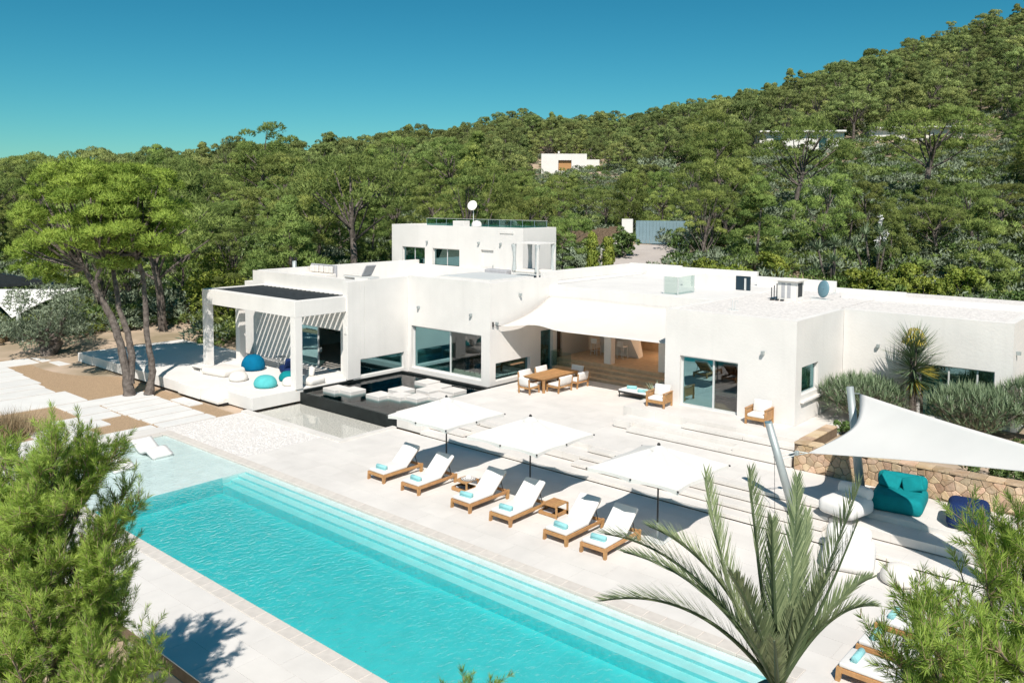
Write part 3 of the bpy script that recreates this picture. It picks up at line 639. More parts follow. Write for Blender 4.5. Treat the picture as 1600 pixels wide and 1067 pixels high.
tag(dk.build('floor_boards', 'deckwood', V), kind='stuff')
q = MB(); q.box(-28.95, -18.7, 42.2, 42.4, ZB, 3.94); q.box(-18.9, -18.63, 36.2, 42.2, .4, 3.94); q.build('bar_wall', 'white', V)
q = MB(); q.box(-28.9, -28.66, 37.36, 42.2, ZB, 3.94); q.build('bar_side_wall', 'innerwall', V)
q = MB(); q.box(-26.55, -23.62, 42.1, 42.19, ZB + .023, 3.9); q.build('wood_panel', 'deckwood', V)
q = MB(); q.box(-23.6, -22.1, 42.08, 42.19, ZB, 3.6); q.build('wood_panel', 'teakdark', V)
window(V, 'y', 42.1, -28.5, -26.6, ZB, 3.6, [(1, 'glassteal'), (1, 'glassteal')], 'window', frame='black', dep=.07)
c = MB(); c.add([(-27.6, 39.75, ZB + .02), (-24.9, 39.55, ZB + .02), (-25.1, 40.3, ZB + .02), (-27.6, 40.3, ZB + .02), (-27.6, 39.5, 2.42), (-25.35, 39.3, 2.42), (-25.35, 40.3, 2.42), (-27.6, 40.3, 2.42)], [(0, 1, 2, 3), (4, 5, 6, 7), (0, 1, 5, 4), (1, 2, 6, 5), (2, 3, 7, 6), (3, 0, 4, 7)])
c.box(-27.7, -25.2, 39.15, 40.4, 2.424, 2.48); c.build('bar_counter', 'white', V)
q = MB(); q.box(-28.62, -28.58, 36.3, 37.3, .64, 1.75); q.box(-28.6, -27.3, 36.42, 36.44, .66, 1.72); q.build('glass_screen', 'railglass', V)
# bedroom wing
m = wall(MB(), 'y', 31.65, .3, -18.6, -12.76, .7, 5.42, [(-17.87, -15.19, ZB, 3.46)]); Wm(m, 'wall')
m = wall(MB(), 'x', -12.764, -.3, 31.954, 36.8, .7, 5.418, [(32.25, 33.98, 2.38, 3.52)]); Wm(m, 'wall')
Wm(MB().box(-18.6, -18.3, 31.954, 46.2, .3, 5.416), 'wall')
Wm(MB().box(-12.76, -12.62, 32.15, 34.05, 2.1, 2.19), 'window_sill')
q = MB(); q.box(-18.29, -13.07, 31.955, 46.1, 5.2, 5.39); q.build('pebble_roof', 'roofpebble', V)
q = MB(); q.box(-18.29, -13.07, 31.96, 38.0, .9, ZB - .004); q.build('room_floor', 'tablewood', V)
q = MB(); q.box(-18.29, -13.07, 37.6, 37.75, ZB, 5.2); q.build('room_wall', 'darkwood', V)
bw = window(V, 'y', 31.83, -17.87, -15.19, ZB + .002, 3.46, [(1.5, 'glass'), (1.15, 'glassdark')], 'sliding_door', fr=.08)
window(V, 'x', -12.9, 32.25, 33.98, 2.38, 3.52, [(1, 'glassteal')], 'window', fr=.06, dep=-.07)
k = MB()
for i in range(10):
    y = 33.0 + .09 * i; k.quad((-13.2 - .04 * (i % 2), y, 2.4), (-13.2 - .04 * ((i + 1) % 2), y + .09, 2.4), (-13.2 - .04 * ((i + 1) % 2), y + .09, 3.5), (-13.2 - .04 * (i % 2), y, 3.5))
k.build('curtain', 'curtain', V)
# guest wing
m = wall(MB(), 'y', 36.8, .3, -12.756, -6.3, .9, 5.42, [(-9.66, -6.9, 1.26, 3.46)]); Wm(m, 'wall')
Wm(wall(MB(), 'x', -6.304, -.3, 37.104, 46, .9, 5.418), 'wall')
q = MB(); q.box(-13.0, -6.61, 37.105, 46, 5.2, 5.392); q.build('pebble_roof', 'roofpebble', V)
q = MB(); q.box(-13.0, -6.6, 39.4, 39.5, 1.2, 5.2); q.build('room_wall', 'innerwall', V)
gw = window(V, 'y', 36.94, -9.66, -6.9, 1.262, 3.46, [(1, 'glassteal'), (1, 'glassteal'), (.55, 'glassteal')], 'sliding_door', fr=.06)
k = MB()
for a, b in [(-9.58, -8.35), (-7.35, -6.98)]:
    n = int((b - a) / .1)
    for i in range(n):
        x = a + (b - a) * i / n; k.quad((x, 37.2 + .06 * (i % 2), 1.3), (x + .1, 37.2 + .06 * ((i + 1) % 2), 1.3), (x + .1, 37.2 + .06 * ((i + 1) % 2), 3.42), (x, 37.2 + .06 * (i % 2), 3.42))
k.build('curtain', 'curtain', gw)
# back parapets of the roofs
for a, b, y, z in [(-30.0, -26.2, 46.3, 6.06), (-26.19, -21.15, 46.3, 5.98), (-20.1, -15.76, 44.0, 5.93), (-15.75, -12.3, 44.0, 5.60), (-14.6, -6.31, 41.6, 5.62)]:
    Wm(MB().box(a, b, y, y + .25, 5.0, z), 'parapet')
Wm(MB().box(-30.2, -29.95, 37.3, 46.29, 4.6, 6.0), 'parapet'); Wm(MB().box(-29.9, -28.96, 36.1, 46.2, 4.6, 5.4), 'bar_roof')
da, db = ony(1150, 431, 41.2), ony(1172, 431, 41.2)
q = MB(); q.box(da.x, db.x, 41.2, 41.3, 5.395, da.z); rd_ = q.build('roof_door', 'darkdoor', V); q = MB(); q.box(db.x - .28, db.x - .2, 41.12, 41.198, 5.42, da.z - .1); q.build('door_bar', 'alu', rd_)
Wm(MB().box(da.x - 3.2, da.x - .004, 41.2, 41.4, 5.392, da.z - .02), 'parapet')
gl = MB(); [gl.box(x, x + .03, y, y + .03, 5.4, 6.3) for x, y in [(-21.75, 36.75), (-20.95, 36.75), (-20.95, 38.4)]]; gl = gl.build('balustrade', 'alu', V)
MB().box(-21.7, -20.96, 36.76, 36.775, 5.45, 6.3).build('railing_pane', 'railglass', gl); MB().box(-20.945, -20.93, 36.79, 38.39, 5.45, 6.3).build('railing_pane', 'railglass', gl)
# small spot lamps on the walls
def lamp(x, y, z, ax='y'):
    k = MB()
    if ax == 'y': k.box(x - .05, x + .05, y - .16, y - .002, z - .07, z + .07)
    else: k.box(x + .002, x + .16, y - .05, y + .05, z - .07, z + .07)
    k.build('wall_lamp', 'steel', V)
for x, y, z, a in [(-33.95, 31.3, 4.17, 'y'), (-29.94, 31.3, 4.11, 'y'), (-28.65, 31.75, 3.75, 'x'), (-14.1, 31.65, 4.03, 'y'), (-11.28, 36.8, 3.99, 'y'), (-6.3, 37.4, 4.2, 'x'),
                   (-28.65, 33.6, 5.1, 'x'), (-44.0, UY0, 7.1, 'y'), (-38.9, UY0, 7.2, 'y'), (-36.9, UY0, 7.2, 'y')]: lamp(x, y, z, a)
q = MB(); q.box(-35.15, -34.97, 27.06, 27.096, 3.05, 3.4); q.build('control_box', 'white', V)
# interior things seen through the open panes
t = thing('dining_table', 'long wooden dining table seen inside through the open glass pane', 'dining table', (-30.6, 33.6, .66))
local(MB().box(-1.9, 1.9, -.5, .5, .70, .76), 'tabletop', 'tablewood', t)
for sx in (-1.6, 1.6): local(MB().box(sx - .05, sx + .05, -.4, .4, 0, .70), 'leg', 'tablewood', t)
ch = thing('dining_chair', 'dark dining chair inside at the long table behind the glass', 'chair', (-31.6, 32.9, .66), 0, 'dark chairs at the indoor dining table')
local(MB().rbox(-.22, .22, -.22, .22, .42, .48, r=.02), 'seat', 'black', ch); local(MB().rbox(-.22, .22, -.24, -.2, .5, .86, r=.015), 'backrest', 'black', ch)
for a in (-.19, .19):
    for b in (-.19, .19): local(MB().box(a - .015, a + .015, b - .015, b + .015, 0, .42), 'leg', 'black', ch)
ch['label'] = 'leftmost of the dark dining chairs inside at the long table'
for x, l in ((-30.9, 'second dark dining chair from the left inside at the long table'), (-30.2, 'third dark dining chair from the left inside at the long table'), (-29.5, 'rightmost of the dark dining chairs inside at the long table')): dup(ch, (x, 32.9, .66), 0, l)
s = thing('bookcase', 'dark wall shelf with books inside behind the dining table', 'bookcase', (-31, 36.9, .66))
q = MB(); q.box(-2.6, 2.4, 0, .28, 0, .06); [q.box(-2.6, 2.4, 0, .28, z, z + .04) for z in (.6, 1.1, 1.6, 2.1, 2.6)]; [q.box(x, x + .05, 0, .28, 0, 2.6) for x in (-2.6, -1.3, 0, 1.2, 2.35)]; local(q, 'shelf_frame', 'darkwood', s)
rb = random.Random(4); q = MB()
for z in (.64, 1.14, 1.64, 2.14):
    x = -2.5
    while x < 2.3:
        wd_ = rb.uniform(.03, .07); h = rb.uniform(.2, .38)
        if rb.random() < .6: q.mat(rb.randrange(3)).box(x, x + wd_, .03, .24, z + .002, z + h)
        x += wd_ + .004
tag(local(q, 'books', ['teal', 'cush', 'terracotta'], s), kind='stuff')
s = thing('indoor_sofa', 'grey sofa with cushions inside the living room', 'sofa', (-37.4, 32.2, .605))
local(MB().rbox(-1.5, 1.5, -.5, .5, .05, .42, r=.06), 'seat', 'greyfab', s); local(MB().rbox(-1.5, 1.5, .35, .6, .4, .85, r=.06), 'backrest', 'greyfab', s)
local(MB().rbox(-.3, .2, .15, .3, .45, .8, r=.05), 'cushion', 'terracotta', s); local(MB().rbox(.6, 1.1, .15, .3, .45, .8, r=.05), 'cushion', 'turq', s)
s = thing('armchair', 'black rounded armchair just inside the open living room door', 'armchair', (-37.3, 29.6, .605))
local(MB().lathe([(0, .1), (.45, .12), (.52, .3), (.45, .45), (0, .46)], 16), 'seat', 'black', s, smooth=True); local(MB().rbox(-.5, .5, .2, .5, .35, .85, r=.14, seg=3), 'backrest', 'black', s, smooth=True)
s = thing('bed', 'bed with pale blue cover seen through the open bedroom pane', 'bed', (-15.9, 34.2, ZB))
local(MB().rbox(-1.1, .9, -1.1, 1.1, .12, .3, r=.03), 'bed_base', 'darkwood', s); local(MB().rbox(-1.08, .88, -1.08, 1.08, .31, .56, r=.08), 'mattress', 'curtain', s); local(MB().rbox(-1.12, .92, -1.12, .3, .45, .60, r=.05), 'throw', 'curtain', s)
# shade sail over the bar steps
def sheet(fn, nu, nv):
    P = [[fn(i / nu, j / nv) for i in range(nu + 1)] for j in range(nv + 1)]; mb = MB(); o = [p for r in P for p in r]
    mb.add(o, [(j * (nu + 1) + i, j * (nu + 1) + i + 1, (j + 1) * (nu + 1) + i + 1, (j + 1) * (nu + 1) + i) for j in range(nv) for i in range(nu)]); return mb
def solid(o, t): md = o.modifiers.new('thickness', 'SOLIDIFY'); md.thickness = t; md.offset = 0; return o
def awn(u, v):
    A = Vector((-28.55, 36.05, 4.82)); B = Vector((-18.55, 36.05, 4.80)); Cc = Vector((-18.7, 32.2, 3.70)); D0 = Vector((-28.45, 31.9, 3.6))
    bk = A.lerp(B, u); fr = D0.lerp(Cc, u)
    fr.y += .9 * math.sin(math.pi * min(u / .36, 1) / 2) * (1 if u < .18 else 1) * math.exp(-((u - .16) / .13) ** 2) * .6 + .42 * min(u / .15, 1) * (1 - .1 * u)
    fr.z += .12 * math.exp(-((u - .16) / .1) ** 2)
    p = bk.lerp(fr, v); p.z -= .28 * math.sin(math.pi * v) * (.4 + .6 * math.sin(math.pi * u)); p.x += (.25 * math.sin(math.pi * v)) * (1 - u) ** 4
    return p
lt = bpy.data.lights.new('bar_lamp_light', 'POINT'); lt.energy = 90; lt.color = (1, .78, .55); lt.shadow_soft_size = .12; lto = bpy.data.objects.new('bar_lamp_light', lt); COL.objects.link(lto); lto.location = (-22.85, 41.75, 2.55)
em = bpy.data.materials.new('lamp_glow'); em.use_nodes = True; em.node_tree.nodes['Principled BSDF'].inputs['Emission Color'].default_value = (1, .8, .55, 1); em.node_tree.nodes['Principled BSDF'].inputs['Emission Strength'].default_value = 6; MT['glow'] = em
q = MB().lathe([(0, -.07), (.07, -.03), (.07, .03), (0, .07)], 12, M=Matrix.Translation((-22.85, 42.0, 2.55))); q.build('wall_lamp', 'glow', V, smooth=True)
a = sheet(awn, 36, 14).build('shade_sail', 'awning', smooth=True); solid(a, .012)
tag(a, 'wide white fabric awning stretched over the bar steps between two wings', 'awning')
k = MB(); k.tube([(-28.45, 31.9, 3.6), (-28.63, 31.5, 3.72)], .012, 6); k.box(-28.6, -28.56, 31.42, 31.5, 3.6, 3.85); k.build('rope', 'black', V)

# ------------------------------------------------------------------ pool furniture
def make_lounger(label, group):
    t = thing('sun_lounger', label, 'sun lounger', (0, 0, 0), 0, group)
    f = MB()
    f.box(-.425, -.37, .03, 1.93, .19, .29); f.box(.37, .425, .03, 1.93, .19, .29); f.box(-.37, .37, 0, .05, .19, .29); f.box(-.37, .37, 1.88, 1.935, .17, .27)
    local(f, 'frame', 'teak', t, bevel=.008)
    for sx in (-1, 1):
        for y, hh in ((0, .30), (1.80, .30)):
            g = MB(); g.add([(sx * .435, y - .005, hh), (sx * .355, y - .005, hh), (sx * .355, y + .12, hh), (sx * .435, y + .12, hh), (sx * .445, y - .02, 0), (sx * .375, y - .02, 0), (sx * .375, y + .075, 0), (sx * .445, y + .075, 0)],
                            [(0, 1, 2, 3), (4, 7, 6, 5), (0, 4, 5, 1), (1, 5, 6, 2), (2, 6, 7, 3), (3, 7, 4, 0)])
            local(g, 'leg', 'teak', t)
    for i in range(12): local(MB().box(-.365, .365, .09 + i * .095, .155 + i * .095, .262, .284), 'slat', 'teak', t)
    Mb = Matrix.Translation((0, 1.16, .29)) @ Matrix.Rotation(R_(42), 4, 'X')
    b = MB(); b.box(-.36, -.31, 0, .86, -.02, .02, Mb); b.box(.31, .36, 0, .86, -.02, .02, Mb); [b.box(-.31, .31, .06 + i * .1, .12 + i * .1, -.015, .015, Mb) for i in range(8)]
    local(b, 'backrest', 'teak', t)
    b = MB(); [b.tube([(sx * .3, 1.62, .62), (sx * .3, 1.75, .28)], .016, 6) for sx in (-1, 1)]; b.tube([(-.33, 1.62, .62), (.33, 1.62, .62)], .014, 6); local(b, 'support_bar', 'black', t)
    c = MB().rbox(-.40, .40, .03, 1.17, .292, .40, r=.035, seg=3); local(c, 'seat_cushion', 'cush', t, smooth=True)
    c = MB().rbox(-.40, .40, 0, .92, .022, .13, r=.04, seg=3, M=Mb); local(c, 'back_cushion', 'cush', t, smooth=True)
    return t
def make_towel():
    k = MB()
    k.tube([(x, 0, .075) for x in (-.24, -.23, 0, .23, .24)], [.062, .075, .075, .075, .062], 12); k.rbox(-.235, .235, -.09, .02, 0, .03, r=.01, seg=1)
    return local(k, 'rolled_towel', 'towel', None, smooth=True)
LX = [-22.885, -21.07, -18.64, -16.92, -14.75, -13.39]
LL = ['teak sun lounger at the far left end of the pool row', 'teak sun lounger beside the little table with the sun hat, on its far side', 'teak sun lounger just right of the little table with the sun hat',
      'teak sun lounger left of the bare slatted side table', 'teak sun lounger right of the bare slatted side table', 'teak sun lounger at the near end of the row, partly behind the palm frond']
TL = ['rolled aqua towel on the lounger at the far left end', 'rolled aqua towel on the second lounger from the left', 'rolled aqua towel on the lounger right of the sun hat', 'rolled aqua towel on the lounger left of the bare slatted table',
      'rolled aqua towel on the lounger right of the bare slatted table', 'rolled aqua towel on the nearest lounger, touched by the palm frond']
GL = 'teak sun loungers along the pool'
L0 = make_lounger(LL[0], GL); T0 = make_towel()
for i, x in enumerate(LX):
    o = L0 if i == 0 else dup(L0, (0, 0, 0), 0, LL[i])
    o.location = (x, 18.97, 0); o.rotation_euler = (0, 0, R_([0, 1.2, -.8, .5, -.5, .9][i]))
    tw = T0 if i == 0 else T0.copy()
    if i: COL.objects.link(tw)
    tw.location = (x + .02, 19.24, .40); tw.rotation_euler = (0, 0, R_([3, -4, 5, 2, -6, 4][i])); tag(tw, TL[i], 'towel', 'rolled towels on the loungers')
# second row of loungers under the right hand pine
for i, (x, y) in enumerate([(-5.95, 17.75), (-5.95, 18.95), (-5.95, 20.2)]):
    q = ['nearest', 'middle', 'farthest'][i]
    dup(L0, (x, y, 0), R_(-90), q + ' of the three teak loungers half hidden under the right pine branches', group='loungers under the pine')
    tw = T0.copy(); COL.objects.link(tw); tw.location = (x + .3, y, .40); tw.rotation_euler = (0, 0, R_(-90)); tag(tw, 'rolled aqua towel on the ' + q + ' lounger under the pine branches', 'towel', 'rolled towels on the loungers')
# low side tables
def side_table(label, loc):
    t = thing('side_table', label, 'side table', loc, 0, 'low teak tables between the loungers')
    for i in range(6): local(MB().box(-.29 + i * .098, -.205 + i * .098, -.28, .28, .385, .41), 'slat', 'teak', t)
    f = MB(); f.box(-.3, .3, -.3, -.284, .35, .412); f.box(-.3, .3, .284, .3, .35, .412); local(f, 'apron', 'teak', t)
    for sx in (-1, 1): local(MB().box(.24, .3, sx * .29 - .02, sx * .29 + .02, 0, .384), 'leg', 'teak', t)
    f = MB(); f.box(-.45, .3, -.3, -.27, .02, .13); f.box(-.45, .3, .27, .3, .02, .13); f.box(-.45, -.42, -.27, .27, .02, .13); f.box(.2, .23, -.27, .27, .02, .13); local(f, 'tray', 'teak', t)
    local(MB().box(-.42, .2, -.27, .27, .03, .05), 'tray_bottom', 'darkwood', t)
    return t
side_table('low teak side table carrying a sun hat', (-19.78, 20.45, 0)); side_table('bare slatted low teak side table with magazines in its tray', (-16.12, 20.75, 0))
m = MB()
for i in range(3): m.box(-.3 + .03 * i, .05 + .03 * i, -.2 + .02 * i, .2, 0 + .012 * i, .01 + .012 * i)
tag(m.build('magazines', 'greyfab', None, loc=(-16.25, 20.72, .052), world=False), 'small pile of magazines in the tray of the bare side table', 'magazines')
m = MB(); m.tube([(-.2, -.15, .04), (.15, .1, .04)], .04, 8); m.rbox(-.1, .2, -.1, .15, 0, .03, r=.01)
tag(m.build('folded_cloth', 'greyfab', None, loc=(-19.95, 20.45, .052), world=False), 'grey patterned cloth lying in the tray under the sun hat', 'cloth')
h = thing('sun_hat', 'white wide brimmed sun hat with black rings on the side table', 'hat', (-19.75, 20.5, .412))
pr = [(.27, .0), (.235, .015), (.2, .02), (.165, .022), (.13, .026), (.115, .03), (.11, .07), (.09, .11), (.05, .13), (0, .135)]
for i in range(len(pr) - 1):
    if i in (0, 2, 4): continue
local(MB().lathe(pr, 24), 'crown_and_brim', 'cush', h, smooth=True)
for a, b in ((.272, .25), (.21, .19), (.128, .112)): local(MB().lathe([(a, .012 + (.27 - a) * .12), (b, .02 + (.27 - b) * .12)], 24), 'black_ring', 'black', h)
# parasols
def make_parasol(label):
    t = thing('parasol', label, 'parasol', (0, 0, 0), 0, 'white square parasols behind the loungers')
    local(MB().rbox(-.34, .34, -.34, .34, 0, .05, r=.02), 'base_plate', 'alu', t)
    local(MB().tube([(0, 0, .05), (0, 0, .52)], .036, 10), 'sleeve', 'alu', t); local(MB().tube([(0, 0, .52), (0, 0, 2.78)], .027, 10), 'pole', 'black', t)
    S = 1.5; ZE, ZC = 2.22, 2.82
    def cn(u, v):            # ring position u in 0..8 around the square, v from centre to rim
        k = int(u) % 8; fr = u - int(u)
        R = [(-1, -1), (0, -1), (1, -1), (1, 0), (1, 1), (0, 1), (-1, 1), (-1, 0)]
        a, b = Vector(R[k]), Vector(R[(k + 1) % 8]); p = a.lerp(b, fr) * (1 - .04 * math.sin(math.pi * fr) * v)
        z = ZC + (ZE - ZC) * v ** 1.05 - .03 * math.sin(math.pi * v) * math.sin(math.pi * fr)
        return Vector((p.x * S * v, p.y * S * v, z))
    nv = 8; nu = 64; mb = MB(); P = [cn(8 * i / nu, max(j / nv, .02)) for j in range(nv + 1) for i in range(nu)]
    mb.add(P, [(j * nu + i, j * nu + (i + 1) % nu, (j + 1) * nu + (i + 1) % nu, (j + 1) * nu + i) for j in range(nv) for i in range(nu)])
    rim = [cn(8 * i / nu, 1) for i in range(nu)]; low = [p + Vector((0, 0, -.13 + .05 * abs(math.sin(math.pi * 8 * i / nu)))) for i, p in enumerate(rim)]
    mb.add(rim + low, [(i, (i + 1) % nu, nu + (i + 1) % nu, nu + i) for i in range(nu)])
    solid(local(mb, 'canopy', 'canopy', t, smooth=False), .006)
    vt = MB(); vt.lathe([(.30, ZC - .08), (.12, ZC + .01), (.03, ZC + .04)], 8); local(vt, 'vent_cap', 'canopy', t)
    local(MB().lathe([(.05, ZC + .03), (.055, ZC + .06), (.03, ZC + .10), (0, ZC + .11)], 10), 'finial', 'black', t, smooth=True)
    for k in range(8):
        e = cn(k, 1) + Vector((0, 0, -.03)); rb = MB().tube([(0, 0, 2.72), tuple(e)], .012, 5); rr = local(rb, 'rib', 'alu', t)
        local(MB().tube([tuple(e + Vector((e.x * .004, e.y * .004, .012))), tuple(e + Vector((e.x * .025, e.y * .025, .002)))], .028, 6), 'rib_tip', 'black', rr)
        local(MB().tube([(0, 0, 1.95), tuple(Vector((0, 0, 2.72)).lerp(e, .5))], .01, 5), 'strut', 'alu', t)
    return t
p0 = make_parasol('white square parasol nearest the reflecting pond, above the left loungers'); p0.location = (-21.6, 21.25, 0)
dup(p0, (-17.55, 21.2, 0), 0, 'middle white square parasol of the three behind the loungers'); dup(p0, (-12.62, 21.2, 0), 0, 'white square parasol nearest the palm, with its pole behind the frond tips')
# floating loungers on the pool shelf
def wave(u, v):
    y = (u - .5) * 1.85; z = .18 + .33 * max(0, .32 - u) ** 1.2 * 3 + .10 * math.exp(-((u - .66) / .13) ** 2) - .05 * math.exp(-((u - .42) / .12) ** 2) - .12 * max(0, u - .8) * 3
    return Vector(((v - .5) * .82, y, z))
for k, (x, y, l) in enumerate([(-32.3, 15.35, 'white wavy in-pool chaise lying wholly in view on the shallow shelf'), (-31.7, 13.6, 'white wavy in-pool chaise half hidden behind the tip of the left pine')]):
    s = sheet(wave, 28, 6).build('pool_chaise', 'cush', None, world=False, smooth=True, loc=(x, y, -.12)); s.rotation_euler = (0, 0, R_(-90)); md = solid(s, .14)
    tag(s, l, 'pool lounger', 'white chaises on the pool shelf')

# ------------------------------------------------------------------ dining group, armchairs, stools
t = thing('dining_table', 'long teak outdoor dining table with its far half in shade', 'dining table', (-25.95, 33.0, ZT))
for i in range(9): local(MB().box(-.66 + i * .147, -.52 + i * .147, -1.45, 1.45, .69, .722), 'tabletop_board', 'teak', t)
f = MB(); f.box(-.6, -.56, -1.35, 1.35, .6, .688); f.box(.56, .6, -1.35, 1.35, .6, .688); f.box(-.56, .56, -1.35, -1.31, .6, .688); f.box(-.56, .56, 1.31, 1.35, .6, .688); local(f, 'apron', 'teak', t)
for a in (-.58, .58):
    for b in (-1.35, 1.35): local(MB().box(a - .05, a + .05, b - .05, b + .05, 0, .689), 'leg', 'teak', t)
def lounge_chair(label, loc, rz, w=.74):
    t = thing('garden_chair', label, 'chair', loc, rz, 'teak chairs round the outdoor dining table'); h = w / 2
    for a in (-h + .03, h - .03):
        g = MB(); g.add([(a - .03, .34, 0), (a + .03, .34, 0), (a + .03, .4, 0), (a - .03, .4, 0), (a - .03, .30, .40), (a + .03, .30, .40), (a + .03, .36, .40), (a - .03, .36, .40)], [(0, 3, 2, 1), (4, 5, 6, 7), (0, 1, 5, 4), (1, 2, 6, 5), (2, 3, 7, 6), (3, 0, 4, 7)]); local(g, 'leg', 'teak', t)
        g = MB(); g.add([(a - .03, -.38, 0), (a + .03, -.38, 0), (a + .03, -.31, 0), (a - .03, -.31, 0), (a - .03, -.44, .76), (a + .03, -.44, .76), (a + .03, -.39, .76), (a - .03, -.39, .76)], [(0, 3, 2, 1), (4, 5, 6, 7), (0, 1, 5, 4), (1, 2, 6, 5), (2, 3, 7, 6), (3, 0, 4, 7)]); local(g, 'leg', 'teak', t)
    f = MB(); f.box(-h, h, .3, .35, .27, .34); f.box(-h, h, -.37, -.33, .27, .34); f.box(-h, -h + .05, -.33, .3, .27, .34); f.box(h - .05, h, -.33, .3, .27, .34); local(f, 'seat_frame', 'teak', t)
    f = MB(); f.box(-h + .06, h - .06, -.425, -.4, .7, .755); f.box(-h + .06, h - .06, -.405, -.38, .46, .5); local(f, 'back_rail', 'teak', t)
    local(MB().rbox(-h + .05, h - .05, -.32, .33, .34, .44, r=.03), 'seat_cushion', 'cush', t, smooth=True)
    local(MB().rbox(-h + .07, h - .07, -.06, .06, 0, .4, r=.03, M=Matrix.Translation((0, -.335, .42)) @ Matrix.Rotation(R_(10), 4, 'X')), 'back_cushion', 'cush', t, smooth=True)
    return t
lounge_chair('teak chair with its back to the pool at the near end of the dining table', (-25.98, 31.25, ZT), 0)
lounge_chair('wide teak chair on the terrace side of the dining table, nearer the pool', (-25.1, 32.55, ZT), R_(90), 1.1)
lounge_chair('wide teak chair on the terrace side of the dining table, nearer the bar', (-25.05, 33.95, ZT), R_(90), .95)
lounge_chair('white cushioned chair on the house side of the dining table, nearer the pool', (-26.85, 32.4, ZT), R_(-90), 1.0)
lounge_chair('white cushioned chair on the house side of the dining table, nearer the bar', (-26.85, 33.75, ZT), R_(-90), 1.0)
lounge_chair('white cushioned chair at the shaded far end of the dining table', (-25.95, 34.85, ZT), R_(180), .9)
def armchair(label, loc, rz=0):
    t = thing('armchair', label, 'armchair', loc, rz, 'boxy teak armchairs by the bedroom')
    for sx in (-1, 1):
        x = sx * .40
        local(MB().box(x - .035, x + .035, -.40, -.33, 0, .62), 'leg', 'teak', t); local(MB().box(x - .035, x + .035, .33, .40, 0, .62), 'leg', 'teak', t)
        for i in range(5): local(MB().box(x - .015, x + .015, -.328, .328, .2 + i * .078, .27 + i * .078), 'side_slat', 'teak', t)
        local(MB().box(x - .045, x + .045, -.42, .42, .622, .652), 'armrest', 'teak', t)
    f = MB(); f.box(-.364, .364, -.39, -.35, .19, .31); f.box(-.364, .364, .35, .39, .19, .60); local(f, 'seat_rail', 'teak', t)
    local(MB().rbox(-.36, .36, -.38, .25, .30, .43, r=.04, seg=3), 'seat_cushion', 'cush', t, smooth=True)
    local(MB().rbox(-.36, .36, -.07, .07, 0, .48, r=.045, seg=3, M=Matrix.Translation((0, .25, .42)) @ Matrix.Rotation(R_(-12), 4, 'X')), 'back_cushion', 'cush', t, smooth=True)
    return t
armchair('boxy teak armchair on the left of the bedroom door, beside the potted agave', (-18.42, 30.92, ZB), R_(4)); armchair('boxy teak armchair on the right of the bedroom door, above the leaning mast', (-13.98, 31.12, ZB), R_(2))
def stool(label, loc, rz):
    t = thing('bar_stool', label, 'bar stool', loc, rz, 'white bar stools')
    for a in (-.19, .19):
        for b in (-.17, .17): local(MB().tube([(a * 1.15, b * 1.15, 0), (a, b, .68)], .018, 6), 'leg', 'alu', t)
    f = MB(); [f.box(-.2, .2, b - .012, b + .012, .24, .27) for b in (-.19, .19)]; local(f, 'footrest', 'alu', t)
    local(MB().rbox(-.22, .22, -.2, .2, .68, .73, r=.02), 'seat', 'cush', t); local(MB().rbox(-.21, .21, -.22, -.19, .74, .98, r=.012), 'backrest', 'cush', t)
    return t
stool('white bar stool left of the others, standing free of the column', (-27.35, 38.85, ZB + .022), 0); stool('white bar stool half hidden behind the left edge of the column', (-26.4, 39.0, ZB + .022), R_(12)); stool('white bar stool in front of the slanted counter, right of the column', (-25.55, 38.85, ZB + .022), R_(-6))
t = thing('daybed', 'low shaded daybed with grey backrest and aqua towels at the foot of the bar steps', 'daybed', (-21.0, 34.0, ZT))
f = MB(); f.box(-1.25, .9, -.5, .5, .24, .3); local(f, 'frame', 'black', t)
for a in (-1.2, .85):
    for b in (-.45, .45): local(MB().box(a - .02, a + .02, b - .02, b + .02, 0, .24), 'leg', 'black', t)
local(MB().rbox(-1.24, .3, -.49, .49, .302, .40, r=.03), 'mattress', 'cush', t, smooth=True); local(MB().rbox(0, .8, -.47, .47, -.05, .05, r=.04, M=Matrix.Translation((.28, 0, .38)) @ Matrix.Rotation(R_(-42), 4, 'Y')), 'back_cushion', 'greyfab', t, smooth=True)
for k, (x, y) in enumerate([(-21.75, 33.95), (-20.95, 33.65)]):
    tw = T0.copy(); COL.objects.link(tw); tw.location = (x, y, ZT + .40); tw.rotation_euler = (0, 0, R_(20)); tag(tw, ['folded aqua towel on the foot end of the shaded daybed', 'folded aqua towel on the shaded daybed beside the teak armchair'][k], 'towel', 'rolled towels on the loungers')

# ------------------------------------------------------------------ bean bags
def blob(rx, ry, h, fl=.62, n=22, seam=True, edge=.18):
    pr = [(0, 0), (.72, .0), (.93, .06), (1.0, .22), (.99, .40), (.9, .62), (.72, .84), (.45, .96), (.2, .995), (0, 1.0)]
    return MB().lathe([(r, z * h) for r, z in pr], n, sx=rx, sy=ry)
def pouf(name, label, cat, loc, m, rx=.5, ry=.5, h=.5, rz=0, group=None):
    o = blob(rx, ry, h).build(name, m, None, world=False, smooth=True, loc=loc); o.rotation_euler = (0, 0, rz); md = o.modifiers.new('s', 'SUBSURF'); md.levels = md.render_levels = 1
    return tag(o, label, cat, group)
GP = 'soft seats in the pavilion'
pouf('pouf', 'big round dark blue pouf beside the back column of the pavilion', 'pouf', (-41.0, 25.3, .61), 'blue', .66, .66, .86, group=GP)
pouf('pouf', 'turquoise dome pouf at the front edge of the pavilion', 'pouf', (-36.75, 23.35, .61), 'turq', .62, .58, .60, group=GP)
pouf('pouf', 'small teal pouf by the navy lounger against the living room wall', 'pouf', (-37.2, 24.95, .61), 'teal', .45, .45, .5, group=GP)
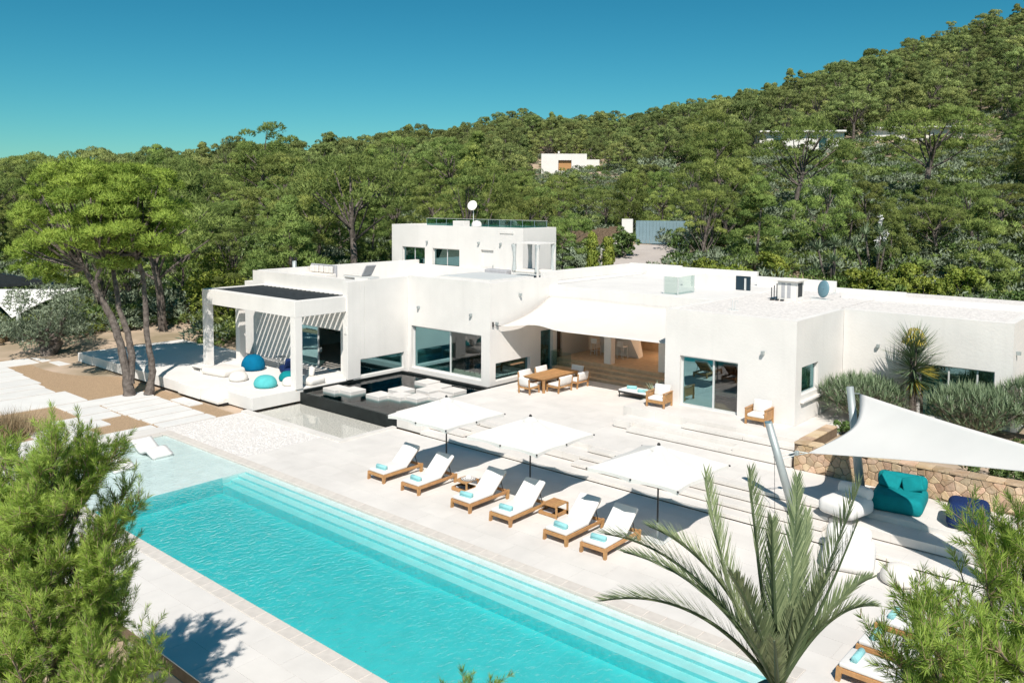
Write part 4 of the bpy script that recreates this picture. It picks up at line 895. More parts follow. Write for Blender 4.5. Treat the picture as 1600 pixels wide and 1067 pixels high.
pouf('pouf', 'small white patterned pouf in front of the white daybed cushion', 'pouf', (-39.1, 23.25, .61), 'cushcream', .5, .5, .48, group=GP)
pouf('pouf', 'small white pouf just left of the front pavilion column', 'pouf', (-36.2, 24.4, .61), 'cushcream', .38, .38, .42, group=GP)
def bagseat(name, label, cat, loc, rz, m, w, dpt, h, pil=None, group=None):
    t = thing(name, label, cat, loc, rz, group)
    local(MB().rbox(-w / 2, w / 2, -dpt / 2, dpt / 2, 0, h, r=min(h * .42, .2), seg=4), 'seat', m, t, smooth=True)
    return t
t = bagseat('floor_daybed', 'large flat white daybed cushion beside the left pavilion column', 'floor cushion', (-41.2, 23.6, .61), R_(8), 'cushcream', 1.9, 1.5, .38, group=GP)
t = bagseat('floor_lounger', 'navy blue soft lounger with a slanted back near the living room wall', 'floor lounger', (-38.6, 26.1, .61), R_(-20), 'navy', 1.5, .95, .42, group=GP)
local(MB().rbox(-.4, .4, -.45, .45, -.1, .1, r=.09, seg=3, M=Matrix.Translation((.55, 0, .62)) @ Matrix.Rotation(R_(-55), 4, 'Y')), 'backrest', 'navy', t, smooth=True)
t = bagseat('floor_cushion', 'white floor cushion with a standing pillow right of the front pavilion column', 'floor cushion', (-35.75, 25.35, .61), R_(5), 'cushcream', 1.3, 1.0, .36, group=GP)
local(MB().rbox(-.18, .18, -.12, .12, 0, .5, r=.1, seg=3, M=Matrix.Translation((-.1, .1, .34)) @ Matrix.Rotation(R_(-15), 4, 'X')), 'pillow', 'cushcream', t, smooth=True)
t = thing('side_table', 'little white side table on thin legs behind the blue pouf', 'side table', (-40.3, 26.6, .61)); local(MB().cyl((0, 0), .3, .62, .65, 16), 'tabletop', 'white', t)
for a in range(4): local(MB().tube([(.24 * math.cos(a * 1.57), .24 * math.sin(a * 1.57), 0), (.1 * math.cos(a * 1.57), .1 * math.sin(a * 1.57), .62)], .015, 6), 'leg', 'white', t)
t = thing('low_table', 'thin white low table beside the foot of the left pavilion column', 'low table', (-43.0, 23.3, .606)); local(MB().rbox(-.55, .55, -.35, .35, .22, .26, r=.01), 'tabletop', 'white', t)
for a in (-.45, .45): local(MB().box(a - .03, a + .03, -.3, .3, 0, .22), 'leg', 'white', t)
# sail zone
t = bagseat('bean_bag', 'big teal double bean bag with two loose pillows against the stone wall', 'bean bag', (-7.55, 27.1, ZT), R_(8), 'teal', 1.5, 1.6, .52)
local(MB().rbox(-.72, .72, -.2, .2, 0, .5, r=.17, seg=4, M=Matrix.Translation((0, .55, .40)) @ Matrix.Rotation(R_(-14), 4, 'X')), 'backrest', 'teal', t, smooth=True)
for sx, rz in ((-.3, 14), (.34, -18)): local(MB().rbox(-.3, .3, -.07, .07, -.24, .24, r=.06, seg=3, M=Matrix.Translation((sx, .22, .70)) @ Matrix.Rotation(R_(rz), 4, 'Y') @ Matrix.Rotation(R_(-38), 4, 'X')), 'pillow', 'teal', t, smooth=True)
bagseat('bean_bag', 'navy bean bag half hidden behind the right pine branches', 'bean bag', (-5.55, 26.75, ZT), R_(10), 'navy', 1.1, 1.1, .75)
t = bagseat('bean_bag', 'white bean bag lounger lying half in the shade of the sail', 'bean bag', (-7.75, 23.3, 0), R_(15), 'cush', 1.35, 1.5, .55); local(MB().rbox(-.6, .6, -.2, .2, 0, .5, r=.18, seg=4, M=Matrix.Translation((-.05, .5, .4)) @ Matrix.Rotation(R_(-18), 4, 'X')), 'backrest', 'cush', t, smooth=True)
pouf('pouf', 'round whitish pouf at the tip of the right pine, near the palm', 'pouf', (-6.35, 23.0, 0), 'cushcream', .48, .48, .5)
t = bagseat('bean_bag', 'white bean bag lounger wholly in the shade behind the palm fronds', 'bean bag', (-8.6, 25.45, ZT), R_(-12), 'cush', 1.2, 1.3, .5); local(MB().rbox(-.55, .55, -.18, .18, 0, .4, r=.16, seg=4, M=Matrix.Translation((0, .45, .4)) @ Matrix.Rotation(R_(-16), 4, 'X')), 'backrest', 'cush', t, smooth=True)
# sail on masts
C1, C2, C3 = Vector((-9.75, 25.3, 2.27)), Vector((-9.0, 27.6, 3.86)), Vector((-.5, 20.5, 4.53))
def sailf(u, v):
    p = C1 * (1 - u) * 1 + (C2 * (1 - v) + C3 * v) * u
    ctr = (C1 + C2 + C3) / 3
    a, b, c = 1 - u, u * (1 - v), u * v
    pull = 4 * (a * b * .26 + b * c * .10 + c * a * .10)
    q = p.lerp(ctr, min(pull, .6)); q.z -= .35 * 27 * a * b * c / 3
    return q
s = sheet(sailf, 30, 30).build('sun_sail', 'sail', smooth=True); solid(s, .01)
tag(s, 'big white triangular sun sail stretched between steel masts', 'sun sail')
m1 = thing('sail_mast', 'steel mast leaning left at the low corner of the sun sail', 'mast', (-10.05, 25.1, .31), 0, 'steel masts of the sun sail')
local(MB().tube([(0, 0, 0), (-.72, -.45, 2.88)], [.135, .115], 18), 'tube', 'steel', m1, smooth=True)
local(MB().lathe([(0, .0), (.115, 0), (.12, .03), (0, .04)], 14, M=Matrix.Translation((-.72, -.45, 2.86))), 'cap', 'dish', m1); local(MB().lathe([(.22, 0), (.22, .02), (.13, .03)], 14), 'foot_ring', 'black', m1)
k = MB(); k.tube([(-.42, -.27, 1.85), (-.56, -.3, 1.82), (-.5, -.32, 0)], .008, 5); k.rbox(-.58, -.52, -.33, -.27, 1.74, 1.86, r=.01, seg=1); local(k, 'halyard', 'black', m1)
k = MB()
for dz in (-.05, .05): k.tube([(-.38, -.22, 1.78 + dz), (.02, .08, 1.93 + dz), tuple(C1 - Vector((-10.05, 25.1, .31)))], .014, 6)
k.rbox(-.06, .06, 0, .14, 1.86, 2.0, r=.02, seg=1); local(k, 'pulley_rope', 'steel', m1)
m2 = thing('sail_mast', 'steel mast rising behind the sun sail beside the stone wall', 'mast', (-8.8, 27.42, ZT), 0, 'steel masts of the sun sail')
local(MB().tube([(0, 0, 0), (-.52, .2, 3.42)], [.15, .115], 18), 'tube', 'steel', m2, smooth=True); local(MB().lathe([(.24, 0), (.24, .025), (.15, .03)], 18), 'foot_ring', 'black', m2)
k = MB(); k.tube([(-.48, .19, 3.2), tuple(C2 - Vector((-8.8, 27.42, ZT)))], .015, 6); local(k, 'shackle', 'steel', m2)

# ------------------------------------------------------------------ stone wall of irregular stones
sw = thing('stone_wall', 'low honey coloured dry stone wall behind the teal bean bag', 'stone wall', (-8, 28.6, ZT))
def clip(poly, a, n):
    out = []
    for i in range(len(poly)):
        p, q = poly[i], poly[(i + 1) % len(poly)]; dp = (p[0] - a[0]) * n[0] + (p[1] - a[1]) * n[1]; dq = (q[0] - a[0]) * n[0] + (q[1] - a[1]) * n[1]
        if dp <= 0: out.append(p)
        if (dp < 0) != (dq < 0) and dp != dq: t_ = dp / (dp - dq); out.append((p[0] + (q[0] - p[0]) * t_, p[1] + (q[1] - p[1]) * t_))
    return out
def stones(parent, U, H, fn, seed, cell=.30, base=0):
    rr = random.Random(seed); pts = []; nx_ = int(U / cell); nz_ = max(2, int(round(H / cell)))
    for i in range(-1, nx_ + 1):
        for j in range(-1, nz_ + 1):
            pts.append(((i + .5 + rr.uniform(-.46, .46) + .5 * (j % 2)) * U / nx_, (j + .5 + rr.uniform(-.44, .44)) * H / nz_))
    for a in pts:
        if not (-.05 < a[0] < U + .05 and -.02 < a[1] < H + .02): continue
        poly = [(0, 0), (U, 0), (U, H), (0, H)]
        for b in pts:
            if b is a or abs(b[0] - a[0]) > 3 * cell or abs(b[1] - a[1]) > 3 * cell: continue
            poly = clip(poly, ((a[0] + b[0]) / 2, (a[1] + b[1]) / 2), (b[0] - a[0], b[1] - a[1]))
            if len(poly) < 3: break
        if len(poly) < 3: continue
        cx = sum(p[0] for p in poly) / len(poly); cz = sum(p[1] for p in poly) / len(poly)
        ar = abs(sum(poly[i][0] * poly[(i + 1) % len(poly)][1] - poly[(i + 1) % len(poly)][0] * poly[i][1] for i in range(len(poly)))) / 2
        if ar < .006: continue
        g = .007; sh = []
        for p in poly:
            l = math.hypot(p[0] - cx, p[1] - cz); sh.append((cx + (p[0] - cx) * max(.3, 1 - g / l), cz + (p[1] - cz) * max(.3, 1 - g / l)))
        dp = rr.uniform(.02, .05); n = len(sh); mb = MB()
        back = [fn(u, z, -.02) for u, z in sh]; mid_ = [fn(u, z, dp * .6) for u, z in sh]; fr = [fn(cx + (u - cx) * .84, cz + (z - cz) * .84, dp) for u, z in sh]
        mb.add(back + mid_ + fr, [(i, (i + 1) % n, n + (i + 1) % n, n + i) for i in range(n)] + [(n + i, n + (i + 1) % n, 2 * n + (i + 1) % n, 2 * n + i) for i in range(n)] + [tuple(2 * n + i for i in range(n))])
        mb.build('stone', 'stonewall', parent)
def wallpt(u):      # plan of the wall: straight, then bending away from the house
    x = -11.48 + u
    return x, 28.52 + .018 * max(0, u - 4.5) ** 2 - .0 * u
fnf = lambda u, z, dq: (wallpt(u)[0], wallpt(u)[1] - dq, ZT + z)
stones(sw, 10.5, .93, fnf, 3, .26)
cm = MB(); N_ = 30
for i in range(N_):
    u0, u1 = 10.5 * i / N_, 10.5 * (i + 1) / N_; a, b = wallpt(u0), wallpt(u1)
    cm.add([(a[0], a[1], ZT - .2), (b[0], b[1], ZT - .2), (b[0], b[1] + .4, ZT - .2), (a[0], a[1] + .4, ZT - .2), (a[0], a[1], ZT + .925), (b[0], b[1], ZT + .925), (b[0], b[1] + .4, ZT + .925), (a[0], a[1] + .4, ZT + .925)], [(0, 1, 5, 4), (4, 5, 6, 7), (2, 3, 7, 6), (0, 4, 7, 3), (1, 2, 6, 5)])
cm.box(-11.485, -11.1, 28.9, 31.63, .3, ZT + .922)
cm.build('core', 'mortar', sw)
for i in range(21):
    u0, u1 = .5 * i, .5 * i + .49; a, b = wallpt(u0), wallpt(u1); w_ = .44
    mb = MB(); zt_ = ZT + .93 + rg.uniform(0, .02)
    mb.add([(a[0], a[1] - .05, ZT + .928), (b[0], b[1] - .05, ZT + .928), (b[0], b[1] + w_, ZT + .928), (a[0], a[1] + w_, ZT + .928), (a[0], a[1] - .05, zt_ + .05), (b[0], b[1] - .05, zt_ + .05), (b[0], b[1] + w_, zt_ + .05), (a[0], a[1] + w_, zt_ + .05)], [(0, 1, 5, 4), (4, 5, 6, 7), (2, 3, 7, 6), (0, 4, 7, 3), (1, 2, 6, 5)])
    mb.build('cap_stone', 'stonewall', sw, bevel=.012)
for i in range(5): MB().box(-11.52, -11.08, 29.0 + .53 * i, 29.51 + .53 * i, ZT + .926, ZT + .975).build('cap_stone', 'stonewall', sw, bevel=.012)
stones(sw, 2.7, .93, lambda u, z, dq: (-11.488 - dq, 28.92 + u, ZT + z), 9)

# ------------------------------------------------------------------ on the roofs
t = thing('roof_sofa', 'pale roof sofa with patterned cushions at the left end of the terrace', 'sofa', (-43.6, 31.6, 5.05)); q = local(MB().rbox(-1.3, 1.3, -.4, .45, .15, .42, r=.05), 'seat', 'cushcream', t); local(MB().rbox(-1.3, 1.3, .35, .5, .2, .95, r=.04), 'backrest', 'greyfab', t)
for x in (-.95, -.5, 0, .5, .95): local(MB().rbox(x - .2, x + .2, .16, .3, .44, .86, r=.06, seg=2), 'cushion', 'cushcream', t)
local(MB().box(-1.3, 1.3, -.4, .45, -.43, .149), 'plinth', 'white', t)
t = thing('roof_lounger', 'pale roof lounger with a grey slanted back, right of the roof sofa', 'lounger', (-40.3, 32.4, 5.05)); local(MB().box(-1.3, 1.2, -.4, .4, .3, .4), 'frame', 'alu', t); local(MB().rbox(-1.28, .4, -.38, .38, .402, .48, r=.03), 'mattress', 'cushcream', t)
local(MB().rbox(0, .8, -.38, .38, -.04, .04, r=.03, M=Matrix.Translation((.45, 0, .44)) @ Matrix.Rotation(R_(-55), 4, 'Y')), 'backrest', 'greyfab', t)
for a in (-1.2, 1.1): local(MB().box(a - .03, a + .03, -.38, .38, -.43, .3), 'leg', 'alu', t)
t = thing('chimney_pipe', 'small grey chimney pipe with a cowl on the living room roof', 'chimney', (-45.6, 31.2, 4.62)); local(MB().cyl((0, 0), .14, 0, 1.55, 14), 'pipe', 'steel', t, smooth=True)
for k in range(4): local(MB().rbox(-.03, .03, .1, .2, 1.56, 1.75, r=.01, M=Matrix.Rotation(k * 1.57 + .4, 4, 'Z')), 'cowl_wing', 'black', t)
t = thing('satellite_dish', 'white satellite dish on a thin pole above the upper storey', 'satellite dish', (-40.6, 42.6, 8.1)); local(MB().tube([(0, 0, 0), (0, 0, 1.5)], .03, 8), 'pole', 'alu', t)
dM = Matrix.Translation((0, -.08, 1.62)) @ Matrix.Rotation(R_(20), 4, 'Z') @ Matrix.Rotation(R_(72), 4, 'X'); pd = [(0, 0), (.15, .012), (.28, .045), (.36, .08)]
solid(local(MB().lathe(pd, 20, M=dM), 'dish', 'white', t, smooth=True), .015); local(MB().tube([(0, -.05, 1.32), (0.05, -.4, 1.55)], .012, 6), 'feed_arm', 'alu', t)
t = thing('roof_box', 'white box with a small dome beside the satellite dish pole', 'roof box', (-41.6, 42.4, 8.1)); local(MB().rbox(-.55, .55, -.3, .3, 0, .55, r=.02), 'case', 'white', t); local(MB().lathe([(.36, 0), (.34, .2), (.24, .34), (0, .4)], 16, M=Matrix.Translation((1.5, 0, .2))), 'dome', 'white', t, smooth=True)
t = thing('air_conditioner', 'white twin air conditioner unit on the pebble roof', 'air conditioner', (-15.9, 38.6, 5.39)); local(MB().rbox(-.48, .42, -.45, .5, 0, .95, r=.02), 'casing', 'white', t)
local(MB().rbox(-.62, .56, -.6, .62, .952, 1.02, r=.01, seg=1), 'lid', 'white', t)
for a in (-.28, .0): local(MB().box(a, a + .17, -.462, -.452, .15, .85), 'grille', 'greyfab', t)
local(MB().box(.422, .432, -.2, .3, .2, .85), 'grille', 'dark', t)
k = MB(); [k.tube([(-.7 + .13 * i, -.6, 0), (-.7 + .13 * i, -.6, .62 + .1 * i)], .022, 6) for i in range(3)]; [k.box(-.75 + .25 * i, -.62 + .25 * i, -.66, -.5, 0, .08) for i in range(3)]; local(k, 'pipes', 'dark', t)
t = thing('satellite_dish', 'dark blue satellite dish seen from behind on the pebble roof', 'satellite dish', (-14.95, 39.9, 5.39)); dM = Matrix.Translation((.1, 0, .52)) @ Matrix.Rotation(R_(-18), 4, 'Z') @ Matrix.Rotation(R_(82), 4, 'X')
solid(local(MB().lathe([(0, .06), (.18, .05), (.34, .02), (.42, -.02)], 22, M=dM, sx=.78), 'dish', 'dish', t, smooth=True), .02); k = MB(); k.tube([(-.5, -.1, .12), (.1, .05, .16), (.1, .02, .5)], .025, 6); k.tube([(.1, 0, .2), (.62, .1, .36)], .02, 6); k.rbox(.58, .68, .05, .15, .33, .42, r=.01, seg=1); k.box(-.5, .35, -.25, .25, 0, .04); local(k, 'mount', 'alu', t)
t = thing('vent_pipe', 'pair of thin vent pipes at the front edge of the pebble roof', 'vent pipe', (-16.3, 33.3, 5.39)); k = MB(); k.tube([(0, 0, 0), (0, 0, .45)], .02, 6); k.tube([(.13, 0, 0), (.13, 0, .4), (.25, 0, .42), (.25, 0, .34)], .02, 6); k.box(-.18, .25, -.1, .1, 0, .03); local(k, 'pipes', 'alu', t)
t = thing('canopy_daybed', 'white four poster daybed with curtains on the upper terrace', 'daybed', (-32.3, 39.2, 5.39)); bx_ = MB().box(-1.0, 1.0, -.8, .8, .25, .34); local(bx_, 'bed_base', 'alu', t); local(MB().rbox(-.95, .95, -.75, .75, .345, .5, r=.04), 'mattress', 'cushcream', t)
for a in (-1, 1):
    for b in (-.8, .8):
        local(MB().box(a - .05, a + .05, b - .05, b + .05, 0, 2.1), 'post', 'white', t); k = MB(); k.tube([(a * .93, b * .95, 2.05), (a * .86, b * .95, 1.2), (a * .9, b * .95, .45)], [.16, .08, .15], 8, cap=False); local(k, 'curtain', 'curtain', t, smooth=True)
f = MB(); f.box(-1.05, 1.05, -.85, .85, 2.1, 2.16); local(f, 'roof_frame', 'white', t)
t = thing('roof_bench', 'low pale grey bench beside the canopy daybed on the roof', 'bench', (-34.6, 38.6, 5.39)); local(MB().rbox(-.9, .9, -.35, .35, .15, .42, r=.05), 'seat', 'greyfab', t); local(MB().box(-.85, .85, -.3, .3, 0, .15), 'base', 'white', t)

# ------------------------------------------------------------------ driveway, fence and gate
dv = MB()
dpts = [(-37.4, 54.5), (-38.2, 60), (-40.6, 68.4)]; w0 = [3.1, 3.0, 2.7]
L_, Rr_ = [], []
for i in range(13):
    f = i / 12 * 2; k = min(int(f), 1); g = f - k
    x = dpts[k][0] * (1 - g) + dpts[k + 1][0] * g; y = dpts[k][1] * (1 - g) + dpts[k + 1][1] * g; z = 4.15 + 1.9 * i / 12
    n = Vector((.87, .49, 0)); h = 2.6
    L_.append((x - n.x * h, y - n.y * h, z)); Rr_.append((x + n.x * h, y + n.y * h, z))
for i in range(12):
    dv.quad(L_[i], Rr_[i], Rr_[i + 1], L_[i + 1]); dv.quad(L_[i], L_[i + 1], (*L_[i + 1][:2], L_[i + 1][2] - 2), (*L_[i][:2], L_[i][2] - 2)); dv.quad(Rr_[i], Rr_[i + 1], (*Rr_[i + 1][:2], Rr_[i + 1][2] - 2), (*Rr_[i][:2], Rr_[i][2] - 2))
tag(dv.build('driveway', 'road'), kind='structure')
gdir = math.atan2(.49, .87)
g = thing('driveway_gate', 'wide blue grey metal gate at the top of the driveway', 'gate', (-40.9, 68.4, 6.0), gdir)
for i in range(15): local(MB().box(-2.25 + i * .31, -1.955 + i * .31, -.03, .03, .15, 2.25), 'board', 'gate', g)
f = MB(); f.box(-2.3, 2.42, .032, .07, .1, .2); f.box(-2.3, 2.42, .032, .07, 2.15, 2.3); f.box(-2.3, -2.24, -.03, .07, 0, 2.3); f.box(2.38, 2.44, -.03, .07, 0, 2.3); local(f, 'frame', 'gate', g)
g = thing('gate_pillar', 'thick white pillar at the left side of the gate', 'pillar', (-43.5, 66.9, 5.9), gdir); local(MB().box(-.6, .42, -.35, .35, 0, 2.55), 'shaft', 'white', g); local(MB().box(-1.9, -.604, -.2, .2, 0, .75), 'low_wall', 'white', g)
g = thing('driveway_post', 'slim white post at the left kerb of the driveway', 'post', (-42.4, 61.2, 4.9)); local(MB().box(-.17, .17, -.17, .17, 0, 1.15), 'shaft', 'white', g); local(MB().box(-.2, .2, -.2, .2, 1.151, 1.22), 'cap', 'white', g)
fn = thing('heather_fence', 'brown heather screen fence behind the shrubs left of the gate', 'fence', (-48, 64, 4.5))
P = [(-57.5, 62.0), (-52.5, 63.2), (-48, 65.0), (-44.3, 66.9)]; fi = 0
for i in range(3):
    (xa, ya), (xb, yb) = P[i], P[i + 1]; n = int(math.hypot(xb - xa, yb - ya) / .55)
    for j in range(n):
        a, b = j / n, (j + .97) / n; z = 4.3 + 1.5 * (i + a) / 3
        m = MB(); x0, y0, x1, y1 = xa + (xb - xa) * a, ya + (yb - ya) * a, xa + (xb - xa) * b, ya + (yb - ya) * b; hh = 2.0 + rg.uniform(-.08, .08)
        m.add([(x0, y0, z - 1), (x1, y1, z - 1), (x1, y1, z + hh), (x0, y0, z + hh), (x0 + .03, y0 + .08, z - 1), (x1 + .03, y1 + .08, z - 1), (x1 + .03, y1 + .08, z + hh), (x0 + .03, y0 + .08, z + hh)], [(0, 1, 2, 3), (4, 7, 6, 5), (3, 2, 6, 7), (0, 3, 7, 4), (1, 5, 6, 2)])
        m.build('fence_panel', 'fence', fn)

# ------------------------------------------------------------------ pergola and plank screen at the far left
pg = thing('garden_pergola', 'dark slatted garden pergola behind the olive tree', 'pergola', (-74, 28, 0))
for i in range(12): MB().box(-80 + i * .95, -79.8 + i * .95, 24.2, 31, 3.3, 3.52).build('roof_beam', 'dark', pg)
q = MB(); q.box(-80.4, -69.2, 24.0, 24.19, 3.1, 3.5); q.box(-80.4, -69.2, 31.01, 31.2, 3.1, 3.5); q.build('frame_beam', 'darkdoor', pg); q = MB(); q.box(-80.6, -69.0, 23.9, 31.3, 3.53, 3.6); 
for x in (-80, -69.6):
    for y in (24.1, 31.1): MB().box(x - .14, x + .14, y - .14, y + .14, -.5, 3.1).build('post', 'white', pg)
MB().box(-80.4, -69.2, 23.82, 23.99, 3.45, 3.62).build('edge_board', 'white', pg)
def tri(a, b, c, n=14, sag=.25):
    a, b, c = map(Vector, (a, b, c)); ctr = (a + b + c) / 3
    def f(u, v):
        k = (1 - u, u * (1 - v), u * v); p = a * k[0] + b * k[1] + c * k[2]; pl_ = 4 * (k[0] * k[1] + k[1] * k[2] + k[2] * k[0]) * .13 * (1 - 27 * k[0] * k[1] * k[2]); return p.lerp(ctr, min(pl_, .5))
    return sheet(f, n, n)
s = tri((-69.6, 24.1, 3.5), (-66.5, 30.5, 3.3), (-63.0, 24.6, 1.9)).build('shade_sail', 'sail', smooth=True); solid(s, .012); tag(s, 'small white shade sail slanting down beside the garden pergola', 'shade sail')
g = thing('sail_post', 'pale leaning post holding the small shade sail', 'post', (-62.9, 24.9, -.1)); local(MB().tube([(0, 0, 0), (-.05, .05, 2.4)], .09, 10), 'tube', 'alu', g); local(MB().tube([(.45, .2, 0), (.15, .12, 2.2)], .05, 8), 'brace', 'alu', g)
pg.location = Vector(pg.location) + Vector((-.5, -5.6, .1)); s.location = (0, -4.2, 0); g.location = Vector(g.location) + Vector((0, -4.2, 0))
fn = thing('plank_screen', 'dark brown plank screen with a ledge behind the big pine trunks', 'screen', (-62, 31, -.1))
for i in range(22): MB().box(-66.5 + i * .36, -66.16 + i * .36, 31, 31.06, -.2, 2.1 + .05 * (i % 3)).build('plank', 'darkwood', fn)
MB().box(-66.6, -58.5, 30.4, 30.98, 1.05, 1.15).build('ledge', 'deckwood', fn)
pot = thing('white_urn', 'pale urn on the low ledge beside the plank screen', 'urn', (-58.4, 28.6, .5)); local(MB().lathe([(0, 0), (.14, 0), (.22, .2), (.2, .4), (.1, .52), (.12, .6), (0, .6)], 12), 'body', 'white', pot, smooth=True)
q = MB().box(-62, -57.6, 28.2, 29.1, -.2, .5); tag(q.build('garden_ledge', 'rough'), 'low grey garden ledge below the plank screen', 'ledge')
for i in range(2):
    q = MB().box(-66.5, -57.8, 26.2 + .6 * i, 26.75 + .6 * i, -.2, .04 + .12 * i); q.build('garden_step', 'slab', path)
q = MB().box(-78, -66, 19.5, 20.0, -.2, .55); q.box(-78, -66, 20.004, 23.5, -.2, .5); tag(q.build('garden_bench_wall', 'rough'), 'long low pale bench wall left of the olive tree', 'wall')

# ------------------------------------------------------------------ houses on the hill
def hill_house(name, label, px, py, d, parts, yaw):
    base = at(px, py, d); t = thing(name, label, 'house', tuple(base), yaw)
    return t
h1 = hill_house('hill_house', 'small white cube house among the pines on the hillside above the driveway', 882, 268, 200, None, R_(38))
q = wall(MB(), 'y', -3.2, .3, -5.5, 5.2, -1.5, 4.0, [(-1.5, 1.6, 0, 2.5)]); q.box(-5.5, 5.2, -2.89, 4.5, 3.4, 3.7); q.box(-5.5, -5.2, -2.9, 4.5, -1.5, 4.0); q.box(4.9, 5.2, -2.9, 4.5, -1.5, 4); q.box(-5.2, 4.9, 4.2, 4.5, -1.5, 4); local(q, 'wall', 'white', h1)
q = MB(); q.box(5.21, 8.2, -2.4, 3, -1.5, 2.7); local(q, 'annex', 'white', h1); local(MB().box(-1.45, 1.55, -2.6, -2.5, 0, 2.45), 'garage_door', 'teak', h1); local(MB().box(-1.6, -1.2, -3.25, -2.2, 4.004, 4.6), 'chimney', 'white', h1)
for y in (-1.8, .4): local(MB().box(-5.56, -5.505, y, y + 1.1, .2, 1.2), 'window', 'dark', h1)
def long_house(label, px, py, d, L, yaw, wins, h=3.6):
    t = thing('hill_villa', label, 'house', tuple(at(px, py - 5, d)), yaw)
    hol = [(a, b, .2, 2.6) for a, b in wins]; q = wall(MB(), 'y', -4, .35, -L / 2, L / 2, -2.5, h, hol); q.box(-L / 2, L / 2, -3.64, 4, h - .5, h - .2); q.box(-L / 2, -L / 2 + .3, -3.64, 4, -2.5, h); q.box(L / 2 - .3, L / 2, -3.64, 4, -2.5, h); local(q, 'wall', 'white', t)
    local(MB().box(-L / 2 - .1, L / 2 + .1, -4.9, -4.004, h - .25, h), 'canopy', 'white', t)
    for a, b in wins:
        w_ = MB(); w_.box(a, a + .1, -3.8, -3.7, .2, 2.6); w_.box(b - .1, b, -3.8, -3.7, .2, 2.6); w_.box(a + .1, b - .1, -3.8, -3.7, 2.5, 2.6); wf = local(w_, 'window', 'alu', t); local(MB().box(a + .1, b - .1, -3.77, -3.74, .2, 2.5), 'pane', 'glassdark', wf); 
    local(MB().box(-L / 2 + .3, L / 2 - .3, -1, -.9, -2, h - .5), 'inner_wall', 'innerwall', t)
    return t
long_house('long low white villa half hidden by pines, left one on the right hillside', 1245, 247, 138, 13, R_(32), [(-4.4, -3.0), (2.6, 4.0)], 3.6)
long_house('white villa glimpsed between pine trunks in the middle of the right hillside', 1425, 244, 140, 14, R_(26), [(-4.5, -3.2), (2, 3.3)], 4.0)
long_house('white house at the far right edge among the hillside pines', 1560, 240, 142, 9, R_(22), [(-2.5, -1.3), (1.2, 2.4)], 3.6)

